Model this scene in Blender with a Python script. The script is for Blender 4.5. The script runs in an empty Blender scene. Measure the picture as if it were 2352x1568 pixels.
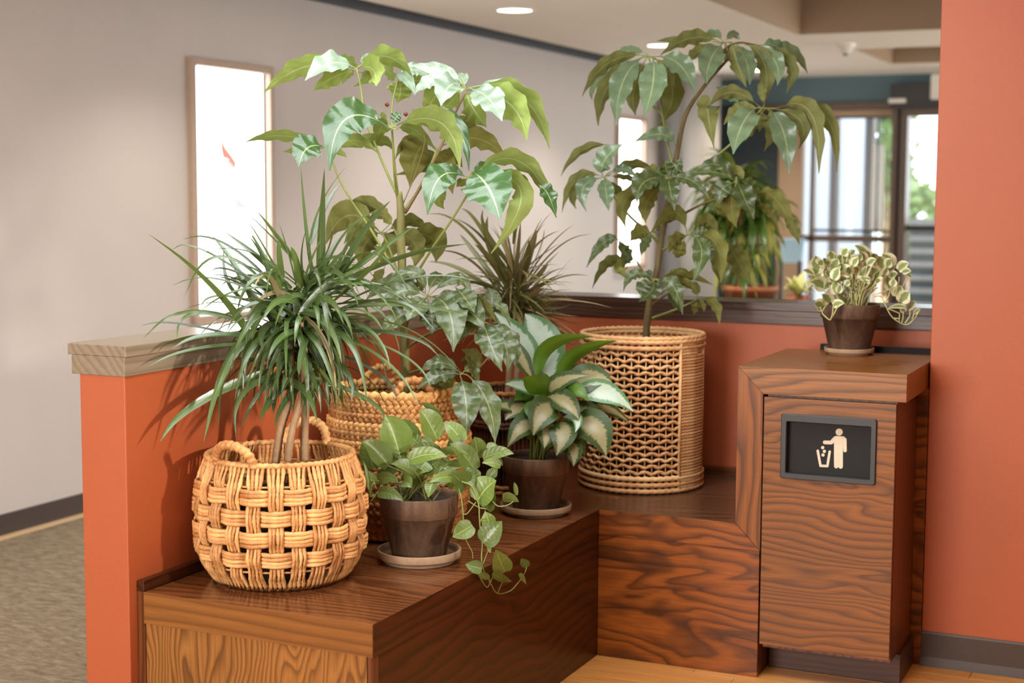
import bpy, math, random
import numpy as np
from mathutils import Vector, Matrix
R = random.Random(7)
SC = bpy.context.scene
COL = SC.collection
# ------------------------------------------------------------------ camera
F = 3500.7            # focal length in pixels of the 2352 wide frame
CAM = np.array([0.0, 0.0, 1.6])
YAW, PITCH, ROLL = 0.4311, 0.0982, 0.0047
_cy, _sy = math.cos(YAW), math.sin(YAW)
FW = np.array([-_sy*math.cos(PITCH), _cy*math.cos(PITCH), -math.sin(PITCH)])
_r = np.array([_cy, _sy, 0.0]); _u = np.cross(_r, FW)
RT = math.cos(ROLL)*_r + math.sin(ROLL)*_u
UP = -math.sin(ROLL)*_r + math.cos(ROLL)*_u
cd = bpy.data.cameras.new('camera'); cam = bpy.data.objects.new('camera', cd); COL.objects.link(cam)
cam.matrix_world = Matrix(((RT[0], UP[0], -FW[0], CAM[0]), (RT[1], UP[1], -FW[1], CAM[1]), (RT[2], UP[2], -FW[2], CAM[2]), (0, 0, 0, 1)))
cd.sensor_width = 36; cd.lens = F/2352*36; cd.clip_start = .05; cd.clip_end = 200
cd.dof.use_dof = True; cd.dof.focus_distance = 4.45; cd.dof.aperture_fstop = 2.5
SC.camera = cam
# ------------------------------------------------------------------ light and exposure
SC.view_settings.view_transform = 'Standard'; SC.view_settings.look = 'None'
SC.view_settings.gamma = 1; SC.view_settings.use_curve_mapping = False
SC.view_settings.exposure = 0.66
SC.cycles.use_denoising = True
SC.cycles.max_bounces = 7; SC.cycles.diffuse_bounces = 4; SC.cycles.glossy_bounces = 3
SC.cycles.transmission_bounces = 4; SC.cycles.transparent_max_bounces = 8
SC.cycles.caustics_reflective = False; SC.cycles.caustics_refractive = False
SC.cycles.sample_clamp_indirect = 4
W = bpy.data.worlds.new('world'); SC.world = W; W.use_nodes = True
W.node_tree.nodes['Background'].inputs[0].default_value = (.93, .965, 1, 1)
W.node_tree.nodes['Background'].inputs[1].default_value = 3.6

def area(name, loc, target, size, power, col=(1, 1, 1), sy=None, spread=180):
    l = bpy.data.lights.new(name, 'AREA'); l.energy = power; l.color = col; l.size = size
    l.spread = math.radians(spread)
    if sy: l.shape = 'RECTANGLE'; l.size_y = sy
    o = bpy.data.objects.new(name, l); COL.objects.link(o); o.location = loc
    o.rotation_euler = (Vector(target)-Vector(loc)).to_track_quat('-Z', 'Y').to_euler()
    return o
area('window_light_behind', (-2.6, -1.9, 1.7), (-2.0, 4.2, 1.0), 2.4, 195, (1, .965, .925), 1.8)
area('ceiling_panel_light', (-1.8, 3.7, 2.69), (-1.8, 3.7, 0), 1.7, 42, (.92, .97, 1), 1.2)  # unseen fill added overhead to brighten the leaf tops
area('window_light_right', (3.3, 2.3, 2.35), (-2.6, 3.75, 1.2), .22, 3.6, (1, .93, .84), .3, 22)
def down(loc, power, col=(1, .9, .77)):
    l = bpy.data.lights.new('downlight', 'SPOT'); l.energy = power; l.color = col
    l.spot_size = math.radians(125); l.spot_blend = .8; l.shadow_soft_size = .07
    o = bpy.data.objects.new('downlight', l); COL.objects.link(o); o.location = loc
for x, y, e in ((-4.05, 3.8, 55), (-4.05, 6.3, 55), (-4.05, 8.8, 62), (-4.0, 11.3, 75), (-3.95, 13.9, 70),
                (-1.2, 2.6, 25), (-1.2, 7.6, 80), (.5, 4.0, 30), (-3.2, 7.6, 65)):
    down((x, y, 2.70), e)

sl = bpy.data.lights.new('sun', 'SUN'); sl.energy = 7; sl.angle = math.radians(3); sl.color = (1, .96, .9)
so = bpy.data.objects.new('sun', sl); COL.objects.link(so); so.rotation_euler = Vector((-.6, .38, -.72)).to_track_quat('-Z', 'Y').to_euler()
# ------------------------------------------------------------------ pixel -> place
def at(u, v, d):
    """point of the room seen at photo pixel (u, v), d metres along the camera axis"""
    return CAM + d*(FW + (u-1176)/F*RT - (v-784)/F*UP)
def on_z(u, v, z):
    d = FW + (u-1176)/F*RT - (v-784)/F*UP; return CAM + d*(z-CAM[2])/d[2]
def on_y(u, v, y):
    d = FW + (u-1176)/F*RT - (v-784)/F*UP; return CAM + d*(y-CAM[1])/d[1]
def on_x(u, v, x):
    d = FW + (u-1176)/F*RT - (v-784)/F*UP; return CAM + d*(x-CAM[0])/d[0]
def depth(p): return float((np.asarray(p)-CAM) @ FW)
def nrm(v):
    v = np.asarray(v, float); n = math.sqrt(float(v @ v)); return v/n if n > 1e-9 else np.array([0, 0, 1.])

# ------------------------------------------------------------------ materials
def lin(c):
    return tuple(((x/255)/12.92 if x/255 <= .04045 else ((x/255+.055)/1.055)**2.4) for x in c)+(1,)
def newmat(name):
    m = bpy.data.materials.new(name); m.use_nodes = True
    nt = m.node_tree; b = nt.nodes['Principled BSDF']; return m, nt, b
def N(nt, t, **k):
    n = nt.nodes.new(t)
    for a, v in k.items():
        if a == 'inp':
            for i, x in v.items(): n.inputs[i].default_value = x
        else: setattr(n, a, v)
    return n
def L(nt, a, b): nt.links.new(a, b)
def ramp(nt, fac, stops):
    r = nt.nodes.new('ShaderNodeValToRGB'); e = r.color_ramp.elements
    while len(e) < len(stops): e.new(.5)
    for i, (p, c) in enumerate(stops): e[i].position = p; e[i].color = c
    L(nt, fac, r.inputs[0]); return r
def noise(nt, vec, scale, detail=3, rough=.5, dist=0):
    n = N(nt, 'ShaderNodeTexNoise', inp={'Scale': scale, 'Detail': detail, 'Roughness': rough, 'Distortion': dist})
    if vec is not None: L(nt, vec, n.inputs['Vector'])
    return n
def mapping(nt, vec, scale=(1, 1, 1), loc=(0, 0, 0)):
    m = N(nt, 'ShaderNodeMapping'); m.inputs['Scale'].default_value = scale; m.inputs['Location'].default_value = loc
    L(nt, vec, m.inputs['Vector']); return m.outputs[0]
def math_(nt, op, a, b=None, c=None, clamp=False):
    n = N(nt, 'ShaderNodeMath', operation=op, use_clamp=clamp)
    for i, x in enumerate((a, b, c)):
        if x is None: continue
        if isinstance(x, (int, float)): n.inputs[i].default_value = x
        else: L(nt, x, n.inputs[i])
    return n.outputs[0]
def mix(nt, fac, a, b, mode='MIX'):
    n = N(nt, 'ShaderNodeMix', data_type='RGBA', blend_type=mode)
    for i, x in ((0, fac), (6, a), (7, b)):
        if isinstance(x, (int, float)): n.inputs[i].default_value = x
        elif isinstance(x, tuple): n.inputs[i].default_value = x
        else: L(nt, x, n.inputs[i])
    return n.outputs[2]
def bump(nt, b, h, strength=.3, dist=.01):
    n = N(nt, 'ShaderNodeBump', inp={'Strength': strength, 'Distance': dist}); L(nt, h, n.inputs['Height']); L(nt, n.outputs[0], b.inputs['Normal'])
def obco(nt): return N(nt, 'ShaderNodeTexCoord').outputs['Object']
def objrand(nt): return N(nt, 'ShaderNodeObjectInfo').outputs['Random']

def paint(name, c, rough=.55, grain=.12, spec=.5):
    m, nt, b = newmat(name); co = obco(nt)
    n = noise(nt, co, 3.0, 2); c0 = lin(c); c1 = tuple(x*.93 for x in c0[:3])+(1,)
    L(nt, mix(nt, n.outputs[0], c1, c0), b.inputs['Base Color'])
    b.inputs['Roughness'].default_value = rough; b.inputs['Specular IOR Level'].default_value = spec
    bump(nt, b, noise(nt, co, 260, 2).outputs[0], grain, .002); return m
def plain(name, c, rough=.5, metal=0, spec=.5):
    m, nt, b = newmat(name); co = obco(nt); c0 = lin(c)
    n = noise(nt, co, 40, 3); L(nt, mix(nt, n.outputs[0], tuple(x*.85 for x in c0[:3])+(1,), tuple(min(1, x*1.1) for x in c0[:3])+(1,)), b.inputs['Base Color'])
    b.inputs['Roughness'].default_value = rough; b.inputs['Metallic'].default_value = metal; b.inputs['Specular IOR Level'].default_value = spec; return m
def emis(name, c, s):
    m, nt, b = newmat(name); e = N(nt, 'ShaderNodeEmission'); e.inputs[0].default_value = lin(c); e.inputs[1].default_value = s
    L(nt, e.outputs[0], nt.nodes['Material Output'].inputs[0]); return m

def wood(name, grain, light, dark, seed=0, rings=11, across=4.2, along=.75, rough=.32, contrast=1.0, blotch=0.0, wild=.35, dens=30):
    """flat-sawn oak: contour lines of a noise field stretched along the grain give the cathedral figure"""
    m, nt, b = newmat(name); co = obco(nt)
    s = [across]*3; s['xyz'.index(grain)] = along
    f = noise(nt, mapping(nt, co, tuple(s), (seed*3.7, seed*1.3, seed*2.1)), 1.0, 2.5, .45, wild)
    sp = N(nt, 'ShaderNodeSeparateXYZ'); L(nt, co, sp.inputs[0]); ac = [sp.outputs[i] for i in range(3) if 'xyz'[i] != grain]
    ln = math_(nt, 'MULTIPLY', math_(nt, 'ADD', ac[0], ac[1]), dens)
    v = math_(nt, 'FRACT', math_(nt, 'MULTIPLY_ADD', f.outputs[0], rings*1.0, ln))
    r = ramp(nt, v, [(0, (.0, .0, .0, 1)), (.28, (.55, .55, .55, 1)), (.62, (1, 1, 1, 1)), (.86, (.8, .8, .8, 1)), (1, (0, 0, 0, 1))])
    p = [190]*3; p['xyz'.index(grain)] = 5
    pore = noise(nt, mapping(nt, co, tuple(p)), 1.0, 2, .6)
    pr = ramp(nt, pore.outputs[0], [(.36, (.25, .25, .25, 1)), (.55, (1, 1, 1, 1))])
    big = noise(nt, mapping(nt, co, tuple(x*.55 for x in s), (seed, 5, 2)), 1.0, 2, .5)
    fac = math_(nt, 'MULTIPLY', r.outputs[0], math_(nt, 'MULTIPLY_ADD', pr.outputs[0], .45, .55))
    fac = math_(nt, 'MULTIPLY_ADD', fac, .75*contrast, math_(nt, 'MULTIPLY', big.outputs[0], .45), True)
    if blotch:
        bl = noise(nt, mapping(nt, co, tuple(x*1.5 for x in s), (seed+9, 1, 7)), 1.0, 2, .5, .6)
        fac = math_(nt, 'MULTIPLY', fac, ramp(nt, bl.outputs[0], [(.40, (1-blotch,)*3+(1,)), (.5, (1, 1, 1, 1))]).outputs[0])
    L(nt, mix(nt, fac, lin(dark), lin(light)), b.inputs['Base Color'])
    b.inputs['Roughness'].default_value = rough
    b.inputs['Specular IOR Level'].default_value = .28; b.inputs['Coat Weight'].default_value = .07; b.inputs['Coat Roughness'].default_value = .2
    bump(nt, b, pr.outputs[0], .12, .0006); return m

def leafmat(name, top, under, vein, rough=.3, rough_u=.55, trans=.25, var=.25, veins=9, dust=0.0, coat=0.0):
    m, nt, b = newmat(name)
    uv = N(nt, 'ShaderNodeUVMap').outputs[0]; sp = N(nt, 'ShaderNodeSeparateXYZ'); L(nt, uv, sp.inputs[0])
    a = math_(nt, 'ABSOLUTE', math_(nt, 'SUBTRACT', sp.outputs[0], .5))
    mid = math_(nt, 'LESS_THAN', a, .022)
    side = math_(nt, 'PINGPONG', math_(nt, 'MULTIPLY', math_(nt, 'SUBTRACT', sp.outputs[1], math_(nt, 'MULTIPLY', a, .35)), veins), .5)
    sv = math_(nt, 'LESS_THAN', side, .025)
    n = noise(nt, uv, 7, 3, .6)
    c = mix(nt, n.outputs[0], tuple(x*.72 for x in lin(top)[:3])+(1,), tuple(min(1, x*1.25) for x in lin(top)[:3])+(1,))
    if dust:
        d = ramp(nt, noise(nt, obco(nt), 45, 4, .7).outputs[0], [(.42, (0, 0, 0, 1)), (.8, (dust,)*3+(1,))])
        c = mix(nt, d.outputs[0], c, lin((160, 158, 122)))
    c = mix(nt, math_(nt, 'MULTIPLY', sv, .16), c, lin(vein)); c = mix(nt, math_(nt, 'MULTIPLY', mid, .75), c, lin(vein))
    cu = mix(nt, n.outputs[0], tuple(x*.85 for x in lin(under)[:3])+(1,), lin(under))
    cu = mix(nt, math_(nt, 'MULTIPLY', mid, .6), cu, lin(vein))
    g = N(nt, 'ShaderNodeNewGeometry'); bf = g.outputs['Backfacing']
    c = mix(nt, bf, c, cu)
    hsv = N(nt, 'ShaderNodeHueSaturation'); L(nt, c, hsv.inputs['Color'])
    L(nt, math_(nt, 'MULTIPLY_ADD', objrand(nt), var*2, 1-var), hsv.inputs['Value'])
    L(nt, hsv.outputs[0], b.inputs['Base Color'])
    L(nt, math_(nt, 'MULTIPLY_ADD', bf, rough_u-rough, rough), b.inputs['Roughness'])
    L(nt, math_(nt, 'MULTIPLY_ADD', bf, -.3, .5), b.inputs['Specular IOR Level'])
    L(nt, math_(nt, 'MULTIPLY_ADD', bf, -coat, coat), b.inputs['Coat Weight']); b.inputs['Coat Roughness'].default_value = .18
    bump(nt, b, math_(nt, 'ADD', math_(nt, 'MULTIPLY', side, .6), math_(nt, 'MULTIPLY', n.outputs[0], .8)), .35, .004)
    t = N(nt, 'ShaderNodeBsdfTranslucent'); L(nt, mix(nt, .5, hsv.outputs[0], lin((150, 172, 74))), t.inputs[0])
    ms = N(nt, 'ShaderNodeMixShader'); ms.inputs[0].default_value = trans
    L(nt, b.outputs[0], ms.inputs[1]); L(nt, t.outputs[0], ms.inputs[2]); L(nt, ms.outputs[0], nt.nodes['Material Output'].inputs[0])
    return m
def varimat(name, inner, outer, edge=.62, jag=.55, under=(120, 140, 60), rough=.35, streak=5, trans=.2, spread=.12):
    """variegated leaf: inner colour along the midrib, ragged outer colour along the margin"""
    m, nt, b = newmat(name)
    uv = N(nt, 'ShaderNodeUVMap').outputs[0]; sp = N(nt, 'ShaderNodeSeparateXYZ'); L(nt, uv, sp.inputs[0])
    a = math_(nt, 'MULTIPLY', math_(nt, 'ABSOLUTE', math_(nt, 'SUBTRACT', sp.outputs[0], .5)), 2)
    cx = N(nt, 'ShaderNodeCombineXYZ')
    L(nt, math_(nt, 'ADD', math_(nt, 'MULTIPLY', sp.outputs[0], 2.5), math_(nt, 'MULTIPLY', objrand(nt), 40)), cx.inputs[0])
    L(nt, math_(nt, 'MULTIPLY', math_(nt, 'SUBTRACT', sp.outputs[1], math_(nt, 'MULTIPLY', a, .18)), streak*4), cx.inputs[1])
    n = noise(nt, cx.outputs[0], 1.3, 4, .65)
    k = math_(nt, 'ADD', a, math_(nt, 'MULTIPLY', math_(nt, 'SUBTRACT', n.outputs[0], .5), jag*2))
    k = math_(nt, 'ADD', k, math_(nt, 'MULTIPLY', math_(nt, 'ABSOLUTE', math_(nt, 'SUBTRACT', sp.outputs[1], .5)), .35))
    e = ramp(nt, k, [(edge-spread/2, (0, 0, 0, 1)), (edge+spread/2, (1, 1, 1, 1))])
    ci = mix(nt, n.outputs[0], tuple(x*.8 for x in lin(inner)[:3])+(1,), tuple(min(1, x*1.1) for x in lin(inner)[:3])+(1,))
    c = mix(nt, e.outputs[0], ci, lin(outer))
    g = N(nt, 'ShaderNodeNewGeometry'); bf = g.outputs['Backfacing']; c = mix(nt, math_(nt, 'MULTIPLY', bf, .8), c, lin(under))
    hsv = N(nt, 'ShaderNodeHueSaturation'); L(nt, c, hsv.inputs['Color']); L(nt, math_(nt, 'MULTIPLY_ADD', objrand(nt), .3, .85), hsv.inputs['Value'])
    L(nt, hsv.outputs[0], b.inputs['Base Color']); b.inputs['Roughness'].default_value = rough
    bump(nt, b, n.outputs[0], .25, .003)
    t = N(nt, 'ShaderNodeBsdfTranslucent'); L(nt, hsv.outputs[0], t.inputs[0]); ms = N(nt, 'ShaderNodeMixShader'); ms.inputs[0].default_value = trans
    L(nt, b.outputs[0], ms.inputs[1]); L(nt, t.outputs[0], ms.inputs[2]); L(nt, ms.outputs[0], nt.nodes['Material Output'].inputs[0]); return m
def strand(name, c0, c1, rough=.6, scale=28):
    """dried plant fibre, each strand a little lighter or darker than the next"""
    m, nt, b = newmat(name); co = obco(nt)
    n = noise(nt, co, scale, 4, .6, .4); n2 = noise(nt, mapping(nt, co, (1, 1, 1)), 220, 2)
    f = math_(nt, 'ADD', math_(nt, 'MULTIPLY', n.outputs[0], .9), math_(nt, 'MULTIPLY_ADD', objrand(nt), .3, -.1))
    f = math_(nt, 'ADD', f, math_(nt, 'MULTIPLY_ADD', n2.outputs[0], .3, -.15))
    r = ramp(nt, f, [(.25, lin(c0)), (.72, lin(c1))]); L(nt, r.outputs[0], b.inputs['Base Color'])
    b.inputs['Roughness'].default_value = rough; bump(nt, b, n2.outputs[0], .3, .002); return m
def clay(name, c, c2):
    m, nt, b = newmat(name); co = obco(nt)
    n = noise(nt, mapping(nt, co, (9, 9, 3)), 1.6, 4, .65, .8); n2 = noise(nt, co, 120, 3)
    r = ramp(nt, n.outputs[0], [(.36, lin(c)), (.54, tuple((x+y)/2 for x, y in zip(lin(c), lin(c2)))), (.70, lin(c2))])
    L(nt, mix(nt, math_(nt, 'MULTIPLY', n2.outputs[0], .5), r.outputs[0], tuple(x*.5 for x in lin(c)[:3])+(1,)), b.inputs['Base Color'])
    b.inputs['Roughness'].default_value = .72; bump(nt, b, n2.outputs[0], .2, .001); return m

M = {}
M['grey'] = paint('grey_wall_paint', (204, 196, 190), .7, .08)
M['ceil'] = paint('ceiling_paint', (236, 230, 220), .75, .05)
M['brown_soffit'] = paint('tray_side_paint', (176, 150, 122), .75, .05)
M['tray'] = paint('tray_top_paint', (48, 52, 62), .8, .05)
M['teal'] = paint('teal_wall_paint', (92, 116, 122), .7, .05)
M['teal_dk'] = paint('dark_teal_wall_paint', (44, 56, 60), .7, .05)
M['slot'] = paint('slot_paint', (92, 96, 102), .8, .05)  # dark tone for the shade painted along the wall top
M['tan'] = paint('tan_wall_paint', (178, 150, 120), .7, .05)
M['orange'] = paint('orange_wall_paint', (168, 82, 44), .5, .14, .45)
M['vinyl'] = plain('brown_vinyl_base', (62, 45, 34), .5)
M['pale_strip'] = plain('pale_wood_strip', (196, 168, 128), .5)
M['black'] = plain('black_plastic', (38, 35, 32), .45)
M['blackflap'] = plain('black_flap', (22, 20, 18), .6, 0, .3)
M['picto'] = plain('pale_print', (214, 196, 172), .55)
M['gap'] = plain('dark_gap', (18, 12, 9), .9)
M['oak_x'] = wood('oak_grain_x', 'x', (108, 58, 26), (42, 18, 8), 1, 7, 4.0, .9)
M['oak_y'] = wood('oak_grain_y', 'y', (80, 38, 15), (30, 12, 5), 2, 8, 3.6, 1.0, .34, .9, 0, .5, 26)
M['oak_z'] = wood('oak_grain_z', 'z', (112, 62, 31), (50, 23, 11), 3, 8, 4.0, .8)
M['oak_top'] = wood('oak_bench_top', 'x', (116, 68, 36), (36, 17, 9), 4, 9, 4.4, 1.1, .2, 1.15, 0, .5, 30)
M['oak_top2'] = wood('oak_bench_back_top', 'x', (104, 68, 46), (40, 24, 17), 5, 10, 3.6, .8, .26, 1, 0, .4, 30)
M['oak_end'] = wood('oak_end_panel', 'z', (152, 100, 48), (78, 44, 17), 6, 16, 5.6, 1.5, .34, 1.05, 0, .35, 40)
M['oak_slab'] = wood('oak_slab_front', 'x', (148, 94, 42), (90, 52, 20), 7, 4, 5.0, .8, .34, .7, 0, .35, 40)
M['oak_wild'] = wood('oak_wild_panel', 'x', (148, 80, 26), (44, 19, 7), 8, 6, 5.8, 1.9, .34, 1.0, .66, .8, 18)
M['oak_door'] = wood('oak_door', 'x', (138, 82, 32), (56, 28, 9), 9, 9, 5.2, 1.3, .34, .95, 0, .7, 38)
M['oak_cab'] = wood('oak_cabinet_top', 'x', (150, 94, 42), (66, 35, 12), 10, 6, 5.4, 1.4, .3, .95, 0, .5, 40)
M['oak_leg'] = wood('oak_cabinet_leg', 'z', (138, 78, 30), (50, 24, 9), 11, 5, 6.5, 1.2, .34, 1.0, .5, .5, 26)
M['oak_kick'] = wood('oak_kick', 'x', (76, 44, 28), (38, 21, 13), 12, 5, 5, .8, .4, 1, 0, .35, 50)
M['cap'] = wood('oak_wall_cap', 'y', (152, 134, 112), (108, 93, 76), 13, 5, 6, .8, .2, .6)  # lit copy of the cap oak, bright light painted into its tone
M['capx'] = wood('oak_wall_cap_x', 'x', (88, 60, 44), (42, 26, 18), 14, 9, 8, .8, .26, .9)  # shaded copy of the cap oak, painted darker for the back run
M['plank'] = wood('floor_oak', 'x', (214, 152, 84), (172, 108, 48), 15, 7, 9, .8, .3, .8)
M['clay'] = clay('dark_clay', (66, 42, 28), (128, 98, 74))
M['saucer'] = clay('pale_clay', (158, 126, 96), (184, 154, 122))
M['soil'] = clay('soil', (24, 17, 12), (52, 40, 30))
M['nursery'] = plain('black_nursery_pot', (20, 19, 18), .6)
M['hyacinth'] = strand('water_hyacinth', (160, 100, 48), (236, 180, 116))
M['hyacinth_dk'] = strand('water_hyacinth_dark', (150, 92, 42), (206, 146, 82))
M['seagrass'] = strand('seagrass_braid', (146, 92, 42), (222, 168, 100), .6, 30)
M['lattice'] = strand('lattice_rope', (200, 138, 84), (244, 198, 142))
M['darkreed'] = strand('dark_reed', (52, 26, 16), (112, 66, 44), .45)
M['schef'] = leafmat('schefflera_leaf', (58, 92, 50), (130, 144, 78), (176, 190, 140), .24, .55, .3, .2, 9, 0, .35)
M['schef_young'] = leafmat('schefflera_young_leaf', (146, 168, 146), (152, 170, 92), (204, 214, 172), .26, .55, .42, .14, 9, 0, .4)  # young leaves; the sheen on their tops is painted into the pale colour
M['schef_dust'] = leafmat('schefflera_old_leaf', (62, 80, 40), (118, 118, 64), (150, 152, 100), .3, .6, .2, .25, 9, .28, .05)
M['schef_r'] = leafmat('schefflera_leaf_matte', (104, 130, 100), (122, 124, 76), (180, 186, 140), .28, .55, .25, .22, 9, .25, .35)
M['drac'] = leafmat('dracaena_leaf', (52, 74, 32), (80, 98, 50), (116, 138, 86), .22, .32, .16, .5, 0, 0, .4)
M['drac_dry'] = leafmat('dracaena_leaf_dry', (156, 138, 98), (152, 132, 100), (170, 152, 120), .36, .5, .2, .45, 0)
M['pothos'] = leafmat('pothos_leaf', (94, 113, 52), (112, 128, 68), (150, 165, 96), .33, .5, .2, .35, 7, 0, .15)
M['agla'] = varimat('aglaonema_leaf', (168, 160, 116), (62, 86, 38), .52, .42, (104, 130, 44), .3, 6)  # leaf as seen in shade: the dimness is painted into its tan centre
M['agla_pale'] = varimat('aglaonema_pale_leaf', (184, 204, 184), (88, 128, 82), .68, .46, (124, 150, 60), .3, 4)  # same leaf where lit: the brightness is painted into its pale centre
M['agla_green'] = varimat('aglaonema_green_leaf', (88, 128, 34), (74, 112, 30), .7, .4, (88, 126, 30), .32, 5)
M['vpothos'] = varimat('white_pothos_leaf', (138, 156, 92), (228, 222, 184), .50, .36, (206, 204, 150), .4, 3)
M['stem_g'] = plain('green_stem', (124, 132, 64), .5)
M['stem_b'] = plain('brown_stem', (112, 92, 50), .6)
M['bark'] = clay('bark', (86, 72, 40), (140, 120, 76))
M['bark_g'] = clay('green_bark', (112, 108, 54), (150, 146, 92))
M['drac_ol'] = leafmat('dracaena_leaf_olive', (104, 104, 52), (112, 108, 64), (140, 136, 92), .3, .45, .2, .4, 0, 0, .2)
M['cane'] = clay('dracaena_cane', (142, 106, 74), (190, 156, 118))
M['drybud'] = plain('dry_bud', (104, 52, 26), .8)
M['vstem'] = plain('pale_stem', (190, 186, 124), .5)
M['metal_br'] = plain('bronze_frame', (92, 72, 56), .4)
M['metal_dk'] = plain('dark_frame', (42, 38, 36), .4)
M['white'] = plain('white_plastic', (232, 226, 216), .5)
# ------------------------------------------------------------------ mesh helpers
class MB:
    def __init__(s): s.v = []; s.f = []; s.uv = []
    def add(s, v, f, uv=None):
        o = len(s.v); s.v.extend([tuple(map(float, x)) for x in v]); s.f.extend([tuple(i+o for i in q) for q in f])
        s.uv.extend(uv if uv is not None else [(0, 0)]*len(v))
    def build(s, name, mat, parent=None, origin=None, smooth=True, bevel=0, kind=None, label=None):
        return mesh(name, s.v, s.f, mat, parent, s.uv, origin, smooth, bevel, kind, label)
def mesh(name, v, f, mat, parent=None, uv=None, origin=None, smooth=True, bevel=0, kind=None, label=None):
    v = np.asarray(v, float)
    po = np.array(parent['_o']) if parent is not None else np.zeros(3)
    o = np.array(origin, float) if origin is not None else (v.min(0)+v.max(0))/2
    me = bpy.data.meshes.new(name); me.from_pydata((v-o).tolist(), [], [list(q) for q in f])
    if uv is not None:
        l = me.uv_layers.new(name='UVMap'); a = np.empty(len(me.loops), 'i'); me.loops.foreach_get('vertex_index', a)
        l.data.foreach_set('uv', np.asarray(uv, 'f')[a].ravel())
    if smooth: me.shade_smooth()
    me.materials.append(M[mat] if isinstance(mat, str) else mat)
    ob = bpy.data.objects.new(name, me); COL.objects.link(ob); ob.location = (o-po).tolist()
    ob['_o'] = o.tolist()
    if parent is not None: ob.parent = parent
    if bevel:
        b = ob.modifiers.new('bevel', 'BEVEL'); b.width = bevel; b.segments = 2; b.limit_method = 'ANGLE'
    if kind: ob['kind'] = kind
    if label: ob['label'] = label
    return ob
def thing(name, loc, label, cat, group=None, kind=None):
    o = bpy.data.objects.new(name, None); COL.objects.link(o); o.location = [float(x) for x in loc]; o['_o'] = [float(x) for x in loc]
    o['label'] = label; o['category'] = cat; o.empty_display_size = .05
    if group: o['group'] = group
    if kind: o['kind'] = kind
    return o
def tag(o, label, cat=None, group=None, kind=None):
    o['label'] = label
    if cat: o['category'] = cat
    if group: o['group'] = group
    if kind: o['kind'] = kind
    return o
def boxv(x0, x1, y0, y1, z0, z1):
    v = [(x, y, z) for x in (x0, x1) for y in (y0, y1) for z in (z0, z1)]
    f = [(0, 1, 3, 2), (4, 6, 7, 5), (0, 4, 5, 1), (2, 3, 7, 6), (0, 2, 6, 4), (1, 5, 7, 3)]
    return v, f
def box(name, x0, x1, y0, y1, z0, z1, mat, parent=None, bevel=.002, kind=None, label=None):
    v, f = boxv(x0, x1, y0, y1, z0, z1); return mesh(name, v, f, mat, parent, None, None, False, bevel, kind, label)
def prism(name, poly, axis, a, b, mat, parent=None, bevel=.001, kind=None, label=None):
    """extrude a 2D polygon; axis 'y': poly in (x,z) from y=a to b; 'x': (y,z); 'z': (x,y)"""
    n = len(poly); put = {'y': lambda p, t: (p[0], t, p[1]), 'x': lambda p, t: (t, p[0], p[1]), 'z': lambda p, t: (p[0], p[1], t)}[axis]
    v = [put(p, a) for p in poly]+[put(p, b) for p in poly]
    f = [tuple(range(n)), tuple(range(2*n-1, n-1, -1))]+[(i, i+n, (i+1) % n+n, (i+1) % n) for i in range(n)]
    ob = mesh(name, v, f, mat, parent, None, None, False, bevel, kind, label)
    import bmesh as _b
    bm = _b.new(); bm.from_mesh(ob.data); _b.ops.recalc_face_normals(bm, faces=bm.faces); bm.to_mesh(ob.data); bm.free()
    return ob
def smoothpath(P, n):
    """Catmull-Rom through the points, n samples"""
    P = np.asarray(P, float)
    if len(P) == 2: return P[0]+(P[1]-P[0])*np.linspace(0, 1, n)[:, None]
    Q = np.vstack([2*P[0]-P[1], P, 2*P[-1]-P[-2]]); out = []
    for t in np.linspace(0, len(P)-1-1e-9, n):
        i = int(t); u = t-i; a, b, c, d = Q[i:i+4]
        out.append(.5*(2*b+(c-a)*u+(2*a-5*b+4*c-d)*u*u+(3*b-a-3*c+d)*u**3))
    return np.array(out)
def tube(P, r, n=8, closed=False, flat=1.0, twist=0.0, bumps=None, caps=True, ref=None):
    """tube along P; flat<1 squashes the section, twist turns it along the length; bumps=(strands,turns per metre,amount)"""
    P = np.asarray(P, float); m = len(P); r = np.full(m, r) if np.isscalar(r) else np.asarray(r, float)
    T = np.gradient(P, axis=0) if not closed else np.roll(P, -1, 0)-np.roll(P, 1, 0)
    T /= np.linalg.norm(T, axis=1)[:, None]+1e-12
    s = np.concatenate([[0], np.cumsum(np.linalg.norm(np.diff(P, axis=0), axis=1))])
    a = np.array(ref, float) if ref is not None else (np.array([0, 0, 1.]) if abs(T[0][2]) < .9 else np.array([1., 0, 0]))
    v = []; A = nrm(a-T[0]*(a @ T[0]))
    for i in range(m):
        if ref is not None and closed: A = nrm(np.array(ref)-T[i]*(np.array(ref) @ T[i]))
        else: A = nrm(A-T[i]*(A @ T[i]))
        B = np.cross(T[i], A); ph = np.linspace(0, 2*math.pi, n, endpoint=False)
        tw = twist*s[i]; rr = r[i]*np.ones(n)
        if bumps: rr = rr*(1+bumps[2]*np.cos(bumps[0]*ph+2*math.pi*bumps[1]*s[i]))
        x = rr*np.cos(ph); y = rr*flat*np.sin(ph); c, d = math.cos(tw), math.sin(tw)
        v.append(P[i]+np.outer(x*c-y*d, A)+np.outer(x*d+y*c, B))
    V = np.concatenate(v); f = []
    for i in range(m if closed else m-1):
        j = (i+1) % m
        for k in range(n): f.append((i*n+k, i*n+(k+1) % n, j*n+(k+1) % n, j*n+k))
    if not closed and caps: f += [tuple(range(n-1, -1, -1)), tuple((m-1)*n+k for k in range(n))]
    return V, f
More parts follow.
